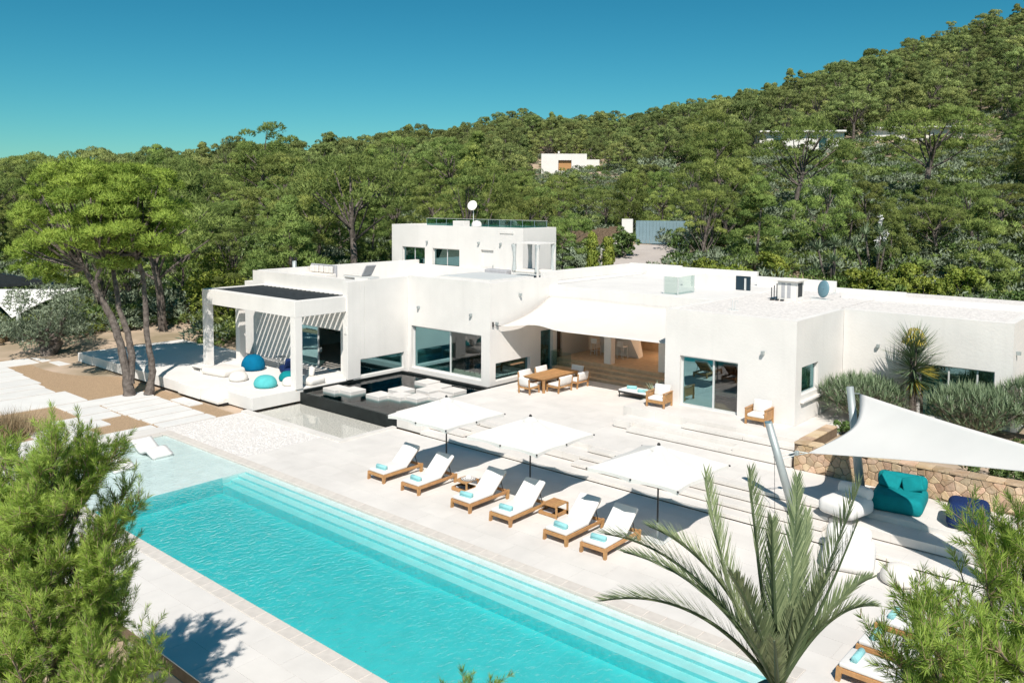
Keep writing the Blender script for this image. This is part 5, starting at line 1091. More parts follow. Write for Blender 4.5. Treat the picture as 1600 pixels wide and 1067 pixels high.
# ------------------------------------------------------------------ trees: prototypes
def limb(mb, p, d, l, r0, r1, rr, bend=.25, n=6, sides=7):
    pts = [Vector(p)]; dd = Vector(d).normalized(); rs = [r0]
    for i in range(n):
        dd = (dd + Vector((rr.uniform(-bend, bend), rr.uniform(-bend, bend), rr.uniform(-bend * .4, bend * .8)))).normalized(); pts.append(pts[-1] + dd * (l / n)); rs.append(r0 + (r1 - r0) * (i + 1) / n)
    mb.tube([tuple(q) for q in pts], rs, sides); return pts
def join4(parts): return [np.concatenate([p[i] for p in parts]) for i in range(4)]
def make_pine(seed, kind, per, L, W, three, material, H=8.0):
    "returns a tree of about H metres: Empty > trunk, crown"
    rr = random.Random(seed); rg_ = np.random.default_rng(seed); mb = MB(); C = []; Rd = []
    if kind == 'umbrella':
        R = H * rr.uniform(.40, .48); zt = H * rr.uniform(.50, .58); tr = limb(mb, (0, 0, -.6), (rr.uniform(-.12, .12), rr.uniform(-.12, .12), 1), zt + .6, H * .028, H * .017, rr, .10, 7, 9); top = tr[-1]
        for i in range(26):
            a = 2.4 * i + rr.uniform(-.4, .4); q = math.sqrt((i + .5) / 26) * R; zz = H * (.66 + .26 * (1 - (q / R) ** 2)) + rr.uniform(-.05, .03) * H
            c = Vector((top.x + q * math.cos(a), top.y + q * math.sin(a), zz)); C.append(c); Rd.append(H * rr.uniform(.085, .135))
            if i % 2 == 0: limb(mb, tr[rr.choice([-1, -2, -3])], c - tr[-2], (c - tr[-2]).length * .92, H * .010, H * .004, rr, .12, 5, 5)
        for i in range(9):
            a = rr.uniform(0, 6.3); q = R * rr.uniform(.3, .95); C.append(Vector((top.x + q * math.cos(a), top.y + q * math.sin(a), H * rr.uniform(.52, .68)))); Rd.append(H * rr.uniform(.06, .1))
    elif kind == 'round':
        R = H * rr.uniform(.34, .42); tr = limb(mb, (0, 0, -.6), (rr.uniform(-.15, .15), rr.uniform(-.15, .15), 1), H * .8, H * .026, H * .01, rr, .10, 8, 8)
        for i in range(44):
            t_ = rr.uniform(0, 1); zz = H * (.28 + .70 * t_); prof = R * math.sqrt(max(0, 1 - ((t_ - .38) / .66) ** 2)); a = 2.4 * i + rr.uniform(-.5, .5); q = prof * rr.uniform(.5, 1.0)
            k = min(len(tr) - 1, int((zz / (H * .8)) * 8)); c = Vector((tr[k].x + q * math.cos(a), tr[k].y + q * math.sin(a), zz)); C.append(c); Rd.append(H * rr.uniform(.075, .125))
            if i % 3 == 0: b0 = tr[max(1, k - 1)]; limb(mb, b0, c - b0, (c - b0).length * .9, H * .008, H * .003, rr, .12, 4, 5)
    elif kind == 'bushy':
        R = H * rr.uniform(.30, .38); tr = limb(mb, (0, 0, -.6), (0, 0, 1), H * .9, H * .02, H * .005, rr, .06, 8, 7)
        for i in range(52):
            t_ = rr.uniform(0, 1) ** 1.15; zz = H * (.10 + .88 * t_); prof = R * (1 - t_) ** .62 * (1 if t_ > .12 else .8); a = 2.4 * i + rr.uniform(-.5, .5); q = prof * rr.uniform(.45, 1.0)
            C.append(Vector((q * math.cos(a), q * math.sin(a), zz))); Rd.append(H * rr.uniform(.06, .11) * (1.15 - .4 * t_))
    elif kind == 'sparse':
        R = H * .36; tr = limb(mb, (0, 0, -.6), (rr.uniform(-.2, .2), rr.uniform(-.2, .2), 1), H * .85, H * .026, H * .008, rr, .14, 8, 8)
        for i in range(22):
            t_ = rr.uniform(.45, 1); zz = H * t_; a = 2.4 * i + rr.uniform(-.5, .5); q = R * rr.uniform(.3, 1) * (1.25 - .6 * t_); k = min(len(tr) - 1, int(t_ * 8)); c = Vector((tr[k].x + q * math.cos(a), tr[k].y + q * math.sin(a), zz)); C.append(c); Rd.append(H * rr.uniform(.06, .11))
            b0 = tr[max(1, k - 2)]; limb(mb, b0, c - b0, (c - b0).length * .95, H * .009, H * .003, rr, .16, 4, 5)
    B = puffs(rg_, C, np.array(Rd) * .86, per, L, W, flat=.86 if kind != 'umbrella' else .68, three=three, lo=-.2, spread=.42)
    return mb, B
SRC = []
def tree_proto(name, seed, kind, per, L, W, three, material, H=8.0):
    mb, B = make_pine(seed, kind, per, L, W, three, material, H)
    t = thing(name, '', 'tree'); local(mb, 'trunk', 'bark', t); blades('crown', *B[:4], material, t, nrm=B[4])
    return t
def place(protos, used, i, loc, rz, s, label, group, sz=None):
    k = i % len(protos); p = protos[k]
    if not used[k]:
        used[k] = True; o = p; o.location = loc; o.rotation_euler = (0, 0, rz); o.scale = (s, s, sz or s); o['label'] = label; o['group'] = group; return o
    return dup(p, loc, rz, label, s, group, sz)
PK = [('umbrella', 11), ('round', 12), ('round', 13), ('round', 14), ('bushy', 15), ('sparse', 16), ('round', 17), ('bushy', 18), ('umbrella', 19), ('round', 20)]
near = [tree_proto('pine_tree', s, k, 150, .27, .025, 3, 'pine') for k, s in PK]
far = [tree_proto('pine_tree', s + 30, k, 100, .38, .046, 2, 'pinefar') for k, s in [PK[0], PK[1], PK[2], PK[3], PK[5], PK[6], PK[4]]]
un, uf = [False] * len(near), [False] * len(far)
CROWN_R = {'umbrella': .5, 'round': .42, 'bushy': .36, 'sparse': .42}

# ------------------------------------------------------------------ where the wood grows
rgt = np.random.default_rng(77)
cand = []; tries = 0
pts = np.empty((0, 2)); rad = []
def blocked(x, y, H):
    D = math.hypot(x, y); px = px_of(x, y)
    dep = x * CF.x + y * CF.y
    if dep < 5: return True
    if D < 57 + (4 if px > 900 else 0): return True
    if -52 < x < -4 and y < 51: return True
    zb = tz(x, y); pyt = CYP + 30 - 0  # unused
    yt = 312 + (CAMZ - (zb + H)) * FPX / dep; yb = 312 + (CAMZ - zb) * FPX / dep
    rpx = .42 * H * FPX / dep
    if 935 - rpx < px < 1062 + rpx and D < 84: return True                    # driveway and gate
    if 838 - rpx * .7 < px < 925 + rpx * .7 and D < 203 and yt < 266: return True       # little house
    if D > 190 and D < 222 and 835 < px < 925: return True
    if 1180 - rpx * .6 < px < 1600 and D < 137 and yt < 266: return True
    if 940 < px < 1110 and D < 150 and yt < 250: return True
    if 1185 < px < 1590 and 135 < D < 150: return True
    if 930 < px < 1110 and 150 < D < 185 and (int(x * .31) + int(y * .27)) % 5: return True   # bare terraces
    if 1080 < px < 1480 and D < 66: return True                               # orchard
    if px < 120 and D < 92: return True
    if 120 <= px < 330 and D < 64: return True
    if 860 < px < 960 and D < 72: return True
    return False
for t_ in range(26000):
    px = rgt.uniform(-260, 1860); u = rgt.random(); D = math.sqrt(57 ** 2 + u * (335 ** 2 - 57 ** 2))
    ang = (px - 800) / FPX; dv_ = CF + CR * ang; dv_.z = 0; dv_.normalize(); x, y = dv_.x * D, dv_.y * D
    H = rgt.uniform(5, 12.5) if D < 120 else rgt.uniform(5, 10)
    if D < 66: H *= .85
    sp = (.40 if D < 200 else .36) * H
    if blocked(x, y, H): continue
    if len(rad):
        dd = np.hypot(pts[:, 0] - x, pts[:, 1] - y)
        if (dd < (np.asarray(rad) + sp) * .80).any(): continue
    pts = np.vstack([pts, [x, y]]); rad.append(sp); cand.append((x, y, H, D, px))
for px, D, H in [(1238, 84, 10.5), (1440, 88, 10.5),  (1130, 78, 8.5), (1100, 70, 6)]:
    dv_ = CF + CR * ((px - 800) / FPX); dv_.z = 0; dv_.normalize(); cand.append((dv_.x * D, dv_.y * D, H, D, px))
cand.sort(key=lambda c: -c[2] / c[3])
LM = [(60, 'at the far left behind the garden pergola'), (160, 'behind the crown of the two stemmed garden pine'), (260, 'behind the single stemmed garden pine'), (330, 'just right of the big garden pines'), (400, 'above the left column of the pavilion'), (470, 'above the dark slats of the pavilion'), (545, 'above the roof sofa'),
      (615, 'left of the upper storey wall'), (690, 'above the left window of the upper storey'), (760, 'behind the satellite dish pole'), (830, 'above the right half of the roof railing'), (935, 'behind the grey green shrub by the driveway'), (1110, 'right beside the driveway gate'), (1190, 'above the orchard bank right of the gate'),
      (1260, 'above the twin air conditioner'), (1330, 'above the yucca clumps'), (1400, 'above the flowering yucca clump'), (1470, 'above the middle of the sandy orchard'), (1540, 'left of the dark laurel'), (3000, 'above the dark laurel at the right edge')]
def plabel(px, D, H, kind, seen):
    lm = next(t for x, t in LM if px < x)
    if D >= 85:
        reg = 'at the left' if px < 330 else 'behind the low wing' if px < 620 else 'behind the upper storey' if px < 935 else 'right of the driveway' if px < 1200 else 'on the right hillside'
        return 'one of many alike pines higher up in the wood ' + reg, 'upper pines ' + reg
    sz = 'tall' if H > 9 else 'small' if H < 6.3 else 'middling'; kd = {'umbrella': 'flat crowned', 'round': 'round crowned', 'bushy': 'bushy', 'sparse': 'open crowned'}[kind]
    key = f'{sz} {kd} pine {lm}'; n = seen.get(key, 0); seen[key] = n + 1
    return key + ['', ', farther back', ', farthest back', ', half hidden', ', deep in the wood'][min(n, 4)], 'near pines of the wood'
seen_ = {}
NB = 285
for i, (x, y, H, D, px) in enumerate(sorted(cand[:NB], key=lambda c: c[3])):
    z = tz(x, y) - .15; s = H / 8.0; k = int(rgt.integers(0, len(near))); l, g_ = plabel(px, D, H, PK[k][0], seen_)
    wide = rgt.uniform(.92, 1.15)
    if D < 135:
        place(near, un, k, (x, y, z), rgt.uniform(0, 6.3), s * wide, l, g_, s)
    else:
        place(far, uf, int(rgt.integers(0, len(far))), (x, y, z), rgt.uniform(0, 6.3), s * wide, l, g_, s)
# the rest of the wood: one object, trees instanced on points
rest = cand[NB:]
print('trees', len(cand), 'rest', len(rest))
def variant_mesh(t, name):
    "trunk and crown of a tree in one mesh that is not linked to the scene"
    tr = next(c for c in t.children if c.name.startswith('trunk')); cr = next(c for c in t.children if c.name.startswith('crown'))
    bm = bmesh.new(); bm.from_mesh(cr.data); n0 = len(bm.faces); bm.from_mesh(tr.data); bm.faces.ensure_lookup_table()
    for f in bm.faces[n0:]: f.material_index = 1
    me = bpy.data.meshes.new(name); bm.to_mesh(me); bm.free(); me.materials.append(MT['pinefar']); me.materials.append(MT['bark'])
    return bpy.data.objects.new(name, me)
def scatter(name, label, variants, P, scl, rot, idx):
    me = bpy.data.meshes.new(name); me.from_pydata([tuple(p) for p in P], [], [])
    for nm, ty, vals in (('scl', 'FLOAT', scl), ('rot', 'FLOAT', rot), ('idx', 'INT', idx)):
        a = me.attributes.new(nm, ty, 'POINT'); a.data.foreach_set('value', vals)
    o = link(name, me); ng = bpy.data.node_groups.new(name, 'GeometryNodeTree'); ng.interface.new_socket('Geometry', in_out='INPUT', socket_type='NodeSocketGeometry'); ng.interface.new_socket('Geometry', in_out='OUTPUT', socket_type='NodeSocketGeometry')
    N = ng.nodes.new; L = ng.links.new; gi = N('NodeGroupInput'); go = N('NodeGroupOutput'); gg = N('GeometryNodeGeometryToInstance')
    for v in variants:
        oi = N('GeometryNodeObjectInfo'); oi.inputs['Object'].default_value = v; oi.inputs['As Instance'].default_value = True; L(oi.outputs['Geometry'], gg.inputs[0])
    ip = N('GeometryNodeInstanceOnPoints'); ip.inputs['Pick Instance'].default_value = True; L(gi.outputs[0], ip.inputs['Points']); L(gg.outputs[0], ip.inputs['Instance'])
    def attr(nm, ty):
        a = N('GeometryNodeInputNamedAttribute'); a.data_type = ty; a.inputs['Name'].default_value = nm; return a.outputs[0]
    L(attr('idx', 'INT'), ip.inputs['Instance Index']); L(attr('scl', 'FLOAT'), ip.inputs['Scale'])
    cx = N('ShaderNodeCombineXYZ'); L(attr('rot', 'FLOAT'), cx.inputs[2]); L(cx.outputs[0], ip.inputs['Rotation']); L(ip.outputs[0], go.inputs[0])
    md = o.modifiers.new('instances', 'NODES'); md.node_group = ng
    return tag(o, label, None, kind='stuff')
if rest:
    VM = [variant_mesh(t, 'pine_variant') for t in far]
    scatter('pine_wood', 'pines that close the far hillside wood up to the ridge', VM, [(x, y, tz(x, y) - .15) for x, y, *_ in rest], [c[2] / 8 for c in rest], rgt.uniform(0, 6.3, len(rest)), rgt.integers(0, len(VM), len(rest)).astype(np.int32))
# shrub layer under the pines: low clumps that cover the slope
sh = []
for s_ in range(4):
    r2 = np.random.default_rng(200 + s_); n = 9; C = np.stack([r2.normal(0, .8, n), r2.normal(0, .8, n), r2.uniform(.15, .9, n)], -1)
    B = puffs(r2, C, r2.uniform(.3, .6, n), 44, .28, .04, three=2); o = blades('shrub_variant', *B[:4], ['pinefar', 'leafdark', 'pine', 'olive'][s_], nrm=B[4]); COL.objects.unlink(o); sh.append(o)
SP = []; SS = []
for t_ in range(13000):
    px = rgt.uniform(-200, 1800); D = 54 + 230 * rgt.random() ** 1.6; dv_ = CF + CR * ((px - 800) / FPX); dv_.z = 0; dv_.normalize(); x, y = dv_.x * D, dv_.y * D
    if D < 58 and px < 1100: continue
    if 925 < px < 1075 and D < 86: continue
    if 1080 < px < 1480 and D < 67 and rgt.random() < .8: continue
    if px < 330 and D < 66: continue
    if rgt.random() < .25: continue
    SP.append((x, y, tz(x, y) - .05)); SS.append(rgt.uniform(.5, 1.6))
scatter('undergrowth', 'low scrub covering the slope between the pine trunks', sh, SP, SS, rgt.uniform(0, 6.3, len(SP)), rgt.choice(4, len(SP), p=[.42, .22, .33, .03]).astype(np.int32))

# ------------------------------------------------------------------ garden plants
def V3(a): return np.asarray(a, float)
def crown_from(name, C, Rd, per, L, W, m, parent, seed, three=3, flat=.75, up=.45, spread=.55, lo=-.35):
    B = puffs(np.random.default_rng(seed), C, Rd, per, L, W, flat, up, spread, three, lo); return blades(name, *B[:4], m, parent, nrm=B[4])
# the big umbrella pines beside the path: two trees, three stems
def garden_pine(label, base, stems, puff_list, seed):
    t = thing('pine_tree', label, 'tree', base, 0, None); rr = random.Random(seed); mb = MB(); ends = []
    for pts, r0, r1 in stems:
        P = [Vector(p) - Vector(base) for p in pts]
        S = []; n = 5
        for i in range(len(P) - 1):
            p0, p1, p2, p3 = P[max(i - 1, 0)], P[i], P[i + 1], P[min(i + 2, len(P) - 1)]
            for k in range(n):
                u = k / n; S.append(.5 * ((2 * p1) + (p2 - p0) * u + (2 * p0 - 5 * p1 + 4 * p2 - p3) * u * u + (3 * p1 - 3 * p2 + p3 - p0) * u ** 3) + Vector((rr.uniform(-.025, .025), rr.uniform(-.025, .025), 0)))
        S.append(P[-1]); mb.tube([tuple(p) for p in S], [(r0 + (r1 - r0) * i / (len(S) - 1)) * rr.uniform(.93, 1.07) + (.10 * max(0, 1 - i / 3)) for i in range(len(S))], 11); ends.append(P[-1]); ends.append(P[-2])
    C = []; Rd = []
    for (c, r) in puff_list:
        c = Vector(c) - Vector(base); C.append(c); Rd.append(r)
        if rr.random() < .62:
            e = min(ends, key=lambda q: (q - c).length); limb(mb, e, c - e + Vector((0, 0, -.2)), (c - e).length * .9, .085, .025, rr, .16, 6, 6)
    local(mb, 'trunk', 'bark', t); crown_from('crown', C, Rd, 190, .30, .022, 'pinehero', t, seed, three=3, flat=.68, lo=-.2, spread=.5)
    return t
def pxp(px, py, d): return tuple(at(px, py, d))
dA = (Vector((-42.6, 19.15, 0))).dot(CF); 
bA = (-42.6, 19.15, -.05); bB = (-42.0, 19.85, -.05)
d0 = Vector((-42.6, 19.15, -10)).dot(CF); d1 = d0 + .4
stA = [([bA, pxp(193, 560, d0), pxp(178, 505, d0 + .1), pxp(155, 462, d0 + .2), pxp(132, 420, d0 + .3)], .23, .12),
       ([pxp(201, 600, d0 + .05), pxp(206, 560, d0 + .3), pxp(199, 520, d0 + .6), pxp(186, 480, d0 + .9), pxp(180, 440, d0 + 1.2), pxp(176, 410, d0 + 1.4)], .20, .09), ([pxp(155, 462, d0 + .2), pxp(150, 440, d0 - .1), pxp(163, 405, d0 - .3)], .12, .08)]
stB = [([bB, pxp(238, 580, d1), pxp(235, 555, d1), pxp(229, 510, d1 + .1), pxp(226, 460, d1 + .2), pxp(222, 425, d1 + .2), pxp(213, 400, d1)], .18, .10)]
rr = random.Random(21); pA, pB = [], []
for lst, cx, cyy, rx, ry, n, off in ((pA, 125, 352, 112, 92, 112, .5), (pB, 215, 342, 76, 84, 76, .6)):
    for i in range(n):
        a = rr.uniform(0, 6.283); q = math.sqrt(rr.random()); x = cx + rx * q * math.cos(a); yv = cyy + ry * q * math.sin(a)
        if yv > cyy + 52 and abs(x - cx) < 45: continue
        depth = d0 + off + rr.uniform(-1, 1) * 3.4 * math.sqrt(max(.05, 1 - q * q)); lst.append((pxp(x, yv, depth), rr.uniform(.5, .9)))
for x, yv in [(40, 420), (62, 432), (85, 440), (105, 425), (30, 395), (275, 395), (262, 380), (245, 400)]: (pA if x < 180 else pB).append((pxp(x, yv, d0 + rr.uniform(-.5, 1.5)), rr.uniform(.5, .75)))
garden_pine('big spreading pine with two dark leaning stems beside the slab path', bA, stA, pA, 31)
garden_pine('pine with a single curving stem standing right behind the two stemmed one', bB, stB, pB, 32)
# foreground pines seen at arm's length
def needle_pine(label, base, top, brs, seed, rot=0, dens=1.0, nl=.15, nw=.0042, twl=.36):
    "trunk, boughs with twigs, every twig end clothed in needles; brs = (height share, length, azimuth, rise)"
    t = thing('pine_tree', label, 'tree', base, 0, None); rr = random.Random(seed); rn = np.random.default_rng(seed); mb = MB(); tw = MB(); base = Vector(base); top = Vector(top) - base
    tr = []; n = 14
    for i in range(n + 1): tr.append(top * (i / n) + Vector((.12 * math.sin(i * .7 + seed), .12 * math.cos(i * .9 + seed), 0)))
    mb.tube([tuple(p) for p in tr], [.15 - .135 * (i / n) for i in range(n + 1)], 9)
    segs = []                        # (start, end, age) of leafy shoots
    def shoot(p, d, l, lev):
        k = max(3, int(l / .12)); P = [p]; dd = d.normalized()
        for i in range(k):
            dd = (dd + Vector((rr.uniform(-.16, .16), rr.uniform(-.16, .16), rr.uniform(-.04, .16)))).normalized(); P.append(P[-1] + dd * (l / k))
        r0 = (.030, .011, .005)[lev]; (mb if lev == 0 else tw).tube([tuple(q) for q in P], [r0 * (1 - .75 * i / k) for i in range(k + 1)], 6 if lev == 0 else 4, cap=False)
        if lev == 2:
            segs.append((P[max(0, k - 4)], P[-1], l)); return
        for i in range(1, k + 1):
            if lev == 0 and i < k * .22: continue
            for s_ in range(2 if lev == 0 else 1):
                if rr.random() > dens: continue
                sd = dd.cross(Vector((rr.uniform(-1, 1), rr.uniform(-1, 1), rr.uniform(-.3, 1)))).normalized(); nd = (dd * rr.uniform(.5, .9) + sd * rr.uniform(.5, .9) + Vector((0, 0, rr.uniform(.1, .45)))).normalized()
                shoot(P[i], nd, (twl * rr.uniform(.9, 1.9) * (1 - .35 * i / k) if lev == 0 else twl * rr.uniform(.5, .95)), lev + 1)
        if lev == 1: segs.append((P[max(0, k - 3)], P[-1], l))
        else: shoot(P[-1], dd, twl, 1)
    for hs, l, az, rise in brs:
        k = hs * n; i = min(int(k), n - 1); p = tr[i].lerp(tr[i + 1], k - i); shoot(p, Vector((math.cos(az), math.sin(az), rise)), l, 0)
    local(mb, 'trunk', 'bark', t); local(tw, 'twigs', 'twig', t)
    A = np.array([tuple(s[0]) for s in segs]); Bq = np.array([tuple(s[1]) for s in segs]); m = 46; nS = len(segs)
    u = rn.random((nS, m)) ** .75; pos = A[:, None] + (Bq - A)[:, None] * u[..., None]; ax = unit(Bq - A)[:, None].repeat(m, 1)
    sd = perp(ax.reshape(-1, 3), rn).reshape(ax.shape); op = (.95 - .35 * u)[..., None] + rn.normal(size=u.shape)[..., None] * .08; dr = unit(ax + sd * op + np.array([0, 0, .12]))
    L = (nl * rn.uniform(.75, 1.2, u.shape) * (1.05 - .25 * u))[..., None]; p0 = pos.reshape(-1, 3); p1 = (pos + dr * L).reshape(-1, 3)
    tint = np.clip(.30 + .35 * u + rn.normal(size=u.shape) * .12 + rn.normal(size=(nS, 1)) * .18, 0, 1).reshape(-1)
    nr = pos.reshape(-1, 3) - np.stack([np.interp(pos[..., 2].reshape(-1), [0, top.z], [0, top.x]), np.interp(pos[..., 2].reshape(-1), [0, top.z], [0, top.y]), pos[..., 2].reshape(-1)], -1)
    blades('needles', p0, p1, perp(dr.reshape(-1, 3), rn) * nw, tint, 'pinenear', t, nrm=unit(unit(nr) + .8 * unit(sd.reshape(-1, 3)) + np.array([0, 0, .55])))
    cd = MB()
    for s_ in segs:
        if rr.random() < .30: e = Vector(s_[1]); cd.tube([tuple(e), tuple(e + Vector((rr.uniform(-.01, .01), rr.uniform(-.01, .01), rr.uniform(.05, .13))))], [.006, .003], 4)
    local(cd, 'buds', 'twig', t)
    print('needles', nS * m)
    return t
rr = random.Random(5)
lp_d = 13.2; lp_top = at(78, 762, lp_d); lp_base = Vector((lp_top.x - .35, lp_top.y - .15, -4.3))
Hh = lp_top.z + 4.3
brs = [(hs, .75 + 2.2 * (1 - hs) ** .55 + rr.uniform(-.15, .3), i * 2.4 + rr.uniform(-.3, .3), .20 + .60 * hs) for i, hs in enumerate([.46 + .52 * (j / 63) for j in range(64)])]
needle_pine('large bright green pine filling the left foreground below the terrace', tuple(lp_base), tuple(lp_top), brs, 41, dens=.84)
rp_top = at(1665, 930, 9.6); rp_base = Vector((rp_top.x + .3, rp_top.y - .3, -4.3)); vl = -CR; az0 = math.atan2(vl.y, vl.x)
brs = [(hs, 1.0 + 1.9 * (1 - hs) ** .6 + rr.uniform(-.2, .3), az0 + rr.uniform(-1.3, 1.3), .05 + .45 * hs) for hs in [.52 + .46 * (j / 41) for j in range(42)]]
needle_pine('bright green pine leaning in from the right edge of the foreground', tuple(rp_base), tuple(rp_top), brs, 42, dens=.66)
sp_top = at(715, 1122, 12.5); brs = [(hs, .30 + .6 * (1 - hs) + rr.uniform(0, .1), i * 2.4, .6) for i, hs in enumerate([.80 + .18 * (j / 11) for j in range(12)])]
needle_pine('tip of a small pine rising at the bottom edge in front of the pool', (sp_top.x, sp_top.y, -4.3), tuple(sp_top), brs, 43)
sp2 = at(1470, 1040, 8.6); brs = [(hs, .5 + .9 * (1 - hs) + rr.uniform(0, .2), i * 2.4, .6) for i, hs in enumerate([.74 + .25 * (j / 15) for j in range(16)])]
needle_pine('young pine at the bottom right between palm and right edge', (sp2.x, sp2.y, -4.3), tuple(sp2), brs, 44)
# palm
def V_(rn): return Vector(rn.normal(size=3) * .07)
def palm(label, base, crown, fr, seed):
    t = thing('palm_tree', label, 'palm', base, 0); rn = np.random.default_rng(seed); b = Vector(base); c = Vector(crown) - b; mb = MB()
    N_ = 16; mb.tube([tuple(c * (i / N_)) for i in range(N_ + 1)], [.26 + .03 * (i % 2) for i in range(N_ + 1)], 12); local(mb, 'trunk', 'palebark', t)
    for k, (az, el, l, dr) in enumerate(fr):
        e_ = at(az, el, 10.2 + l) - b; m_ = at((1215 + az) / 2 + dr[0], (1052 + el) / 2 + dr[1], 10.2 + l * .55) - b; n = 30; P = [c * (1 - t_) ** 2 + m_ * (2 * t_ * (1 - t_)) + e_ * t_ ** 2 for t_ in [i / n for i in range(n + 1)]]; l = (e_ - c).length * 1.05
        rb = MB(); rb.tube([tuple(p) for p in P], [.030 * (1 - .85 * i / n) + .003 for i in range(n + 1)], 6); f = local(rb, 'frond', 'palm', t); 
        A, T, S, Ti = [], [], [], []
        for i in range(92):
            u = .10 + .90 * i / 92; q = u * n; j = min(int(q), n - 1); p = P[j].lerp(P[j + 1], q - j); ax = (P[j + 1] - P[j]).normalized()
            sd = ax.cross(Vector((0, 0, 1))); sd = sd.normalized() if sd.length > .05 else ax.cross(Vector((1, 0, 0))).normalized(); upv = sd.cross(ax).normalized()
            ll = .45 * math.sin(math.pi * min(1, .10 + u * .86)) ** .7 * (l / 2.8) + .05
            for s_ in (-1, 1):
                dirv = (ax * (1.2 + .45 * u) + sd * s_ * .50 + upv * (.46 + rn.normal() * .12) + V_(rn)).normalized(); A.append(tuple(p)); T.append(tuple(p + dirv * ll + Vector((0, 0, -.03 * ll))))
                w_ = dirv.cross(upv).normalized() * .0105; S.append(tuple(w_)); Ti.append(min(1, max(0, .35 + .22 * rn.normal() + (.25 if k % 4 == 0 else 0))))
        blades('leaflets', V3(A), V3(T), V3(S), Ti, 'palm', f, mid=.3)
    return t
pc_ = at(1215, 1078, 10.2)
FR = [(1103, 736, .7, (-35, 40)), (1172, 735, .2, (-12, 0)), (1246, 744, .9, (12, 20)), (1343, 752, .3, (-10, 60)), (1341, 812, -.4, (0, 40)), (1206, 812, -.7, (0, 10)), (1262, 800, 1.3, (10, 20)),
      (945, 834, .1, (15, -90)), (1014, 822, .8, (20, -70)), (974, 862, 1.2, (30, -60)), (941, 938, -.2, (20, -85)), (1360, 903, .5, (10, -50)), (1365, 946, -.3, (0, -60)), (1290, 905, -1.2, (0, 0)), (1145, 900, -1.3, (0, -20)), (1195, 960, -.4, (0, 0)), (1240, 950, -.8, (0, 0)), (1225, 930, .3, (0, 0)), (1260, 985, -.3, (5, 0)), (1165, 985, -.9, (-5, 0)), (1210, 1000, -1.3, (0, 0))]
palm('young palm with long feathery grey green fronds in the right foreground', (pc_.x + .1, pc_.y - .1, -4.3), tuple(pc_), FR, 50)
# rosette plants
def rosette(A, T, S, Ti, c, n, l, w_, rn, up=(-.2, 1.2), tl=.4):
    for i in range(n):
        a = rn.uniform(0, 6.283); e = rn.uniform(*up); d = V3([math.cos(a) * math.cos(e), math.sin(a) * math.cos(e), math.sin(e)]); ll = l * rn.uniform(.75, 1.1); A.append(c); T.append(c + d * ll); sd = np.cross(d, [0, 0, 1.]); S.append(sd / (np.linalg.norm(sd) + 1e-6) * w_); Ti.append(min(1, max(0, tl + rn.normal() * .22 + .25 * math.sin(e))))
def dragon_shrub(label, loc, R, H, n, seed, group='branching rosette shrubs in the raised bed'):
    t = thing('rosette_shrub', label, 'shrub', loc, 0, group); rn = np.random.default_rng(seed); rr = random.Random(seed); mb = MB(); A, T, S, Ti = [], [], [], []
    for i in range(n):
        a = 2.4 * i; q = math.sqrt((i + .5) / n); p = V3([R * q * math.cos(a), R * q * math.sin(a), H * (.42 + .5 * math.sqrt(max(0, 1 - q * q * .9))) + rn.normal() * .05])
        mb.tube([(0, 0, 0), tuple(p * V3([.55, .55, .45])), tuple(p)], [.05, .04, .03], 5, cap=False); rosette(A, T, S, Ti, p, 26, .42 * (R + .6) / 1.6, .017, rn, (-.1, 1.45))
        if q > .55: rosette(A, T, S, Ti, p * V3([1, 1, .62]), 18, .42 * (R + .6) / 1.6, .017, rn, (-.3, .9))
    local(mb, 'stems', 'palebark', t); blades('leaves', V3(A), V3(T), V3(S), Ti, 'aloe', t); return t
dragon_shrub('rosette shrub between the side window and the sun sail mast', (-11.15, 34.6, 1.2), 1.6, 1.7, 84, 60)
dragon_shrub('broad rosette shrub in front of the right wing sliding door', (-7.15, 34.9, 1.2), 1.6, 1.8, 88, 61)
dragon_shrub('rosette shrub cut by the right edge beside the sliding door', (-5.35, 36.4, 1.4), 1.5, 2.0, 60, 62)
t = thing('yucca', 'tall yucca with a yellow flower dome and a skirt of dry leaves', 'yucca', (-9.55, 35.6, 1.2)); rn = np.random.default_rng(63); mb = MB(); mb.tube([(0, 0, -.1), (.02, 0, .8), (-.02, .02, 1.7), (0, 0, 3.2)], [.16, .14, .15, .1], 10)
mb.tube([(.35, .1, -.1), (.3, .1, 1.2)], [.07, .06], 7); local(mb, 'trunk', 'bark', t); A, T, S, Ti = [], [], [], []
for zc, n_, l, up in ((1.85, 130, 1.35, (-.5, .3)), (2.2, 160, 1.5, (-.2, .7)), (2.6, 160, 1.5, (.0, .9)), (3.0, 140, 1.3, (.2, 1.2))): rosette(A, T, S, Ti, V3([0, 0, zc]), n_, l, .026, rn, up, .3)
blades('leaves', V3(A), V3(T), V3(S), Ti, 'aloe', t); A, T, S, Ti = [], [], [], []
rosette(A, T, S, Ti, V3([.02, -.02, 1.85]), 90, .85, .024, rn, (-1.3, -.3), .6); 
for i in range(60):
    a = rn.uniform(-.5, .9); e = rn.uniform(-.35, .25); d = V3([CR.x * math.cos(a) - CF.x * math.sin(a), CR.y * math.cos(a) - CF.y * math.sin(a), 0]) * math.cos(e) + V3([0, 0, math.sin(e)]); A.append(V3([0, 0, 2.15])); T.append(V3([0, 0, 2.15]) + d * rn.uniform(.7, 1.0)); S.append(V3([0, 0, .025])); Ti.append(rn.uniform(.4, 1))
blades('dry_leaves', V3(A), V3(T), V3(S), Ti, 'yellow', t); A, T, S, Ti = [], [], [], []
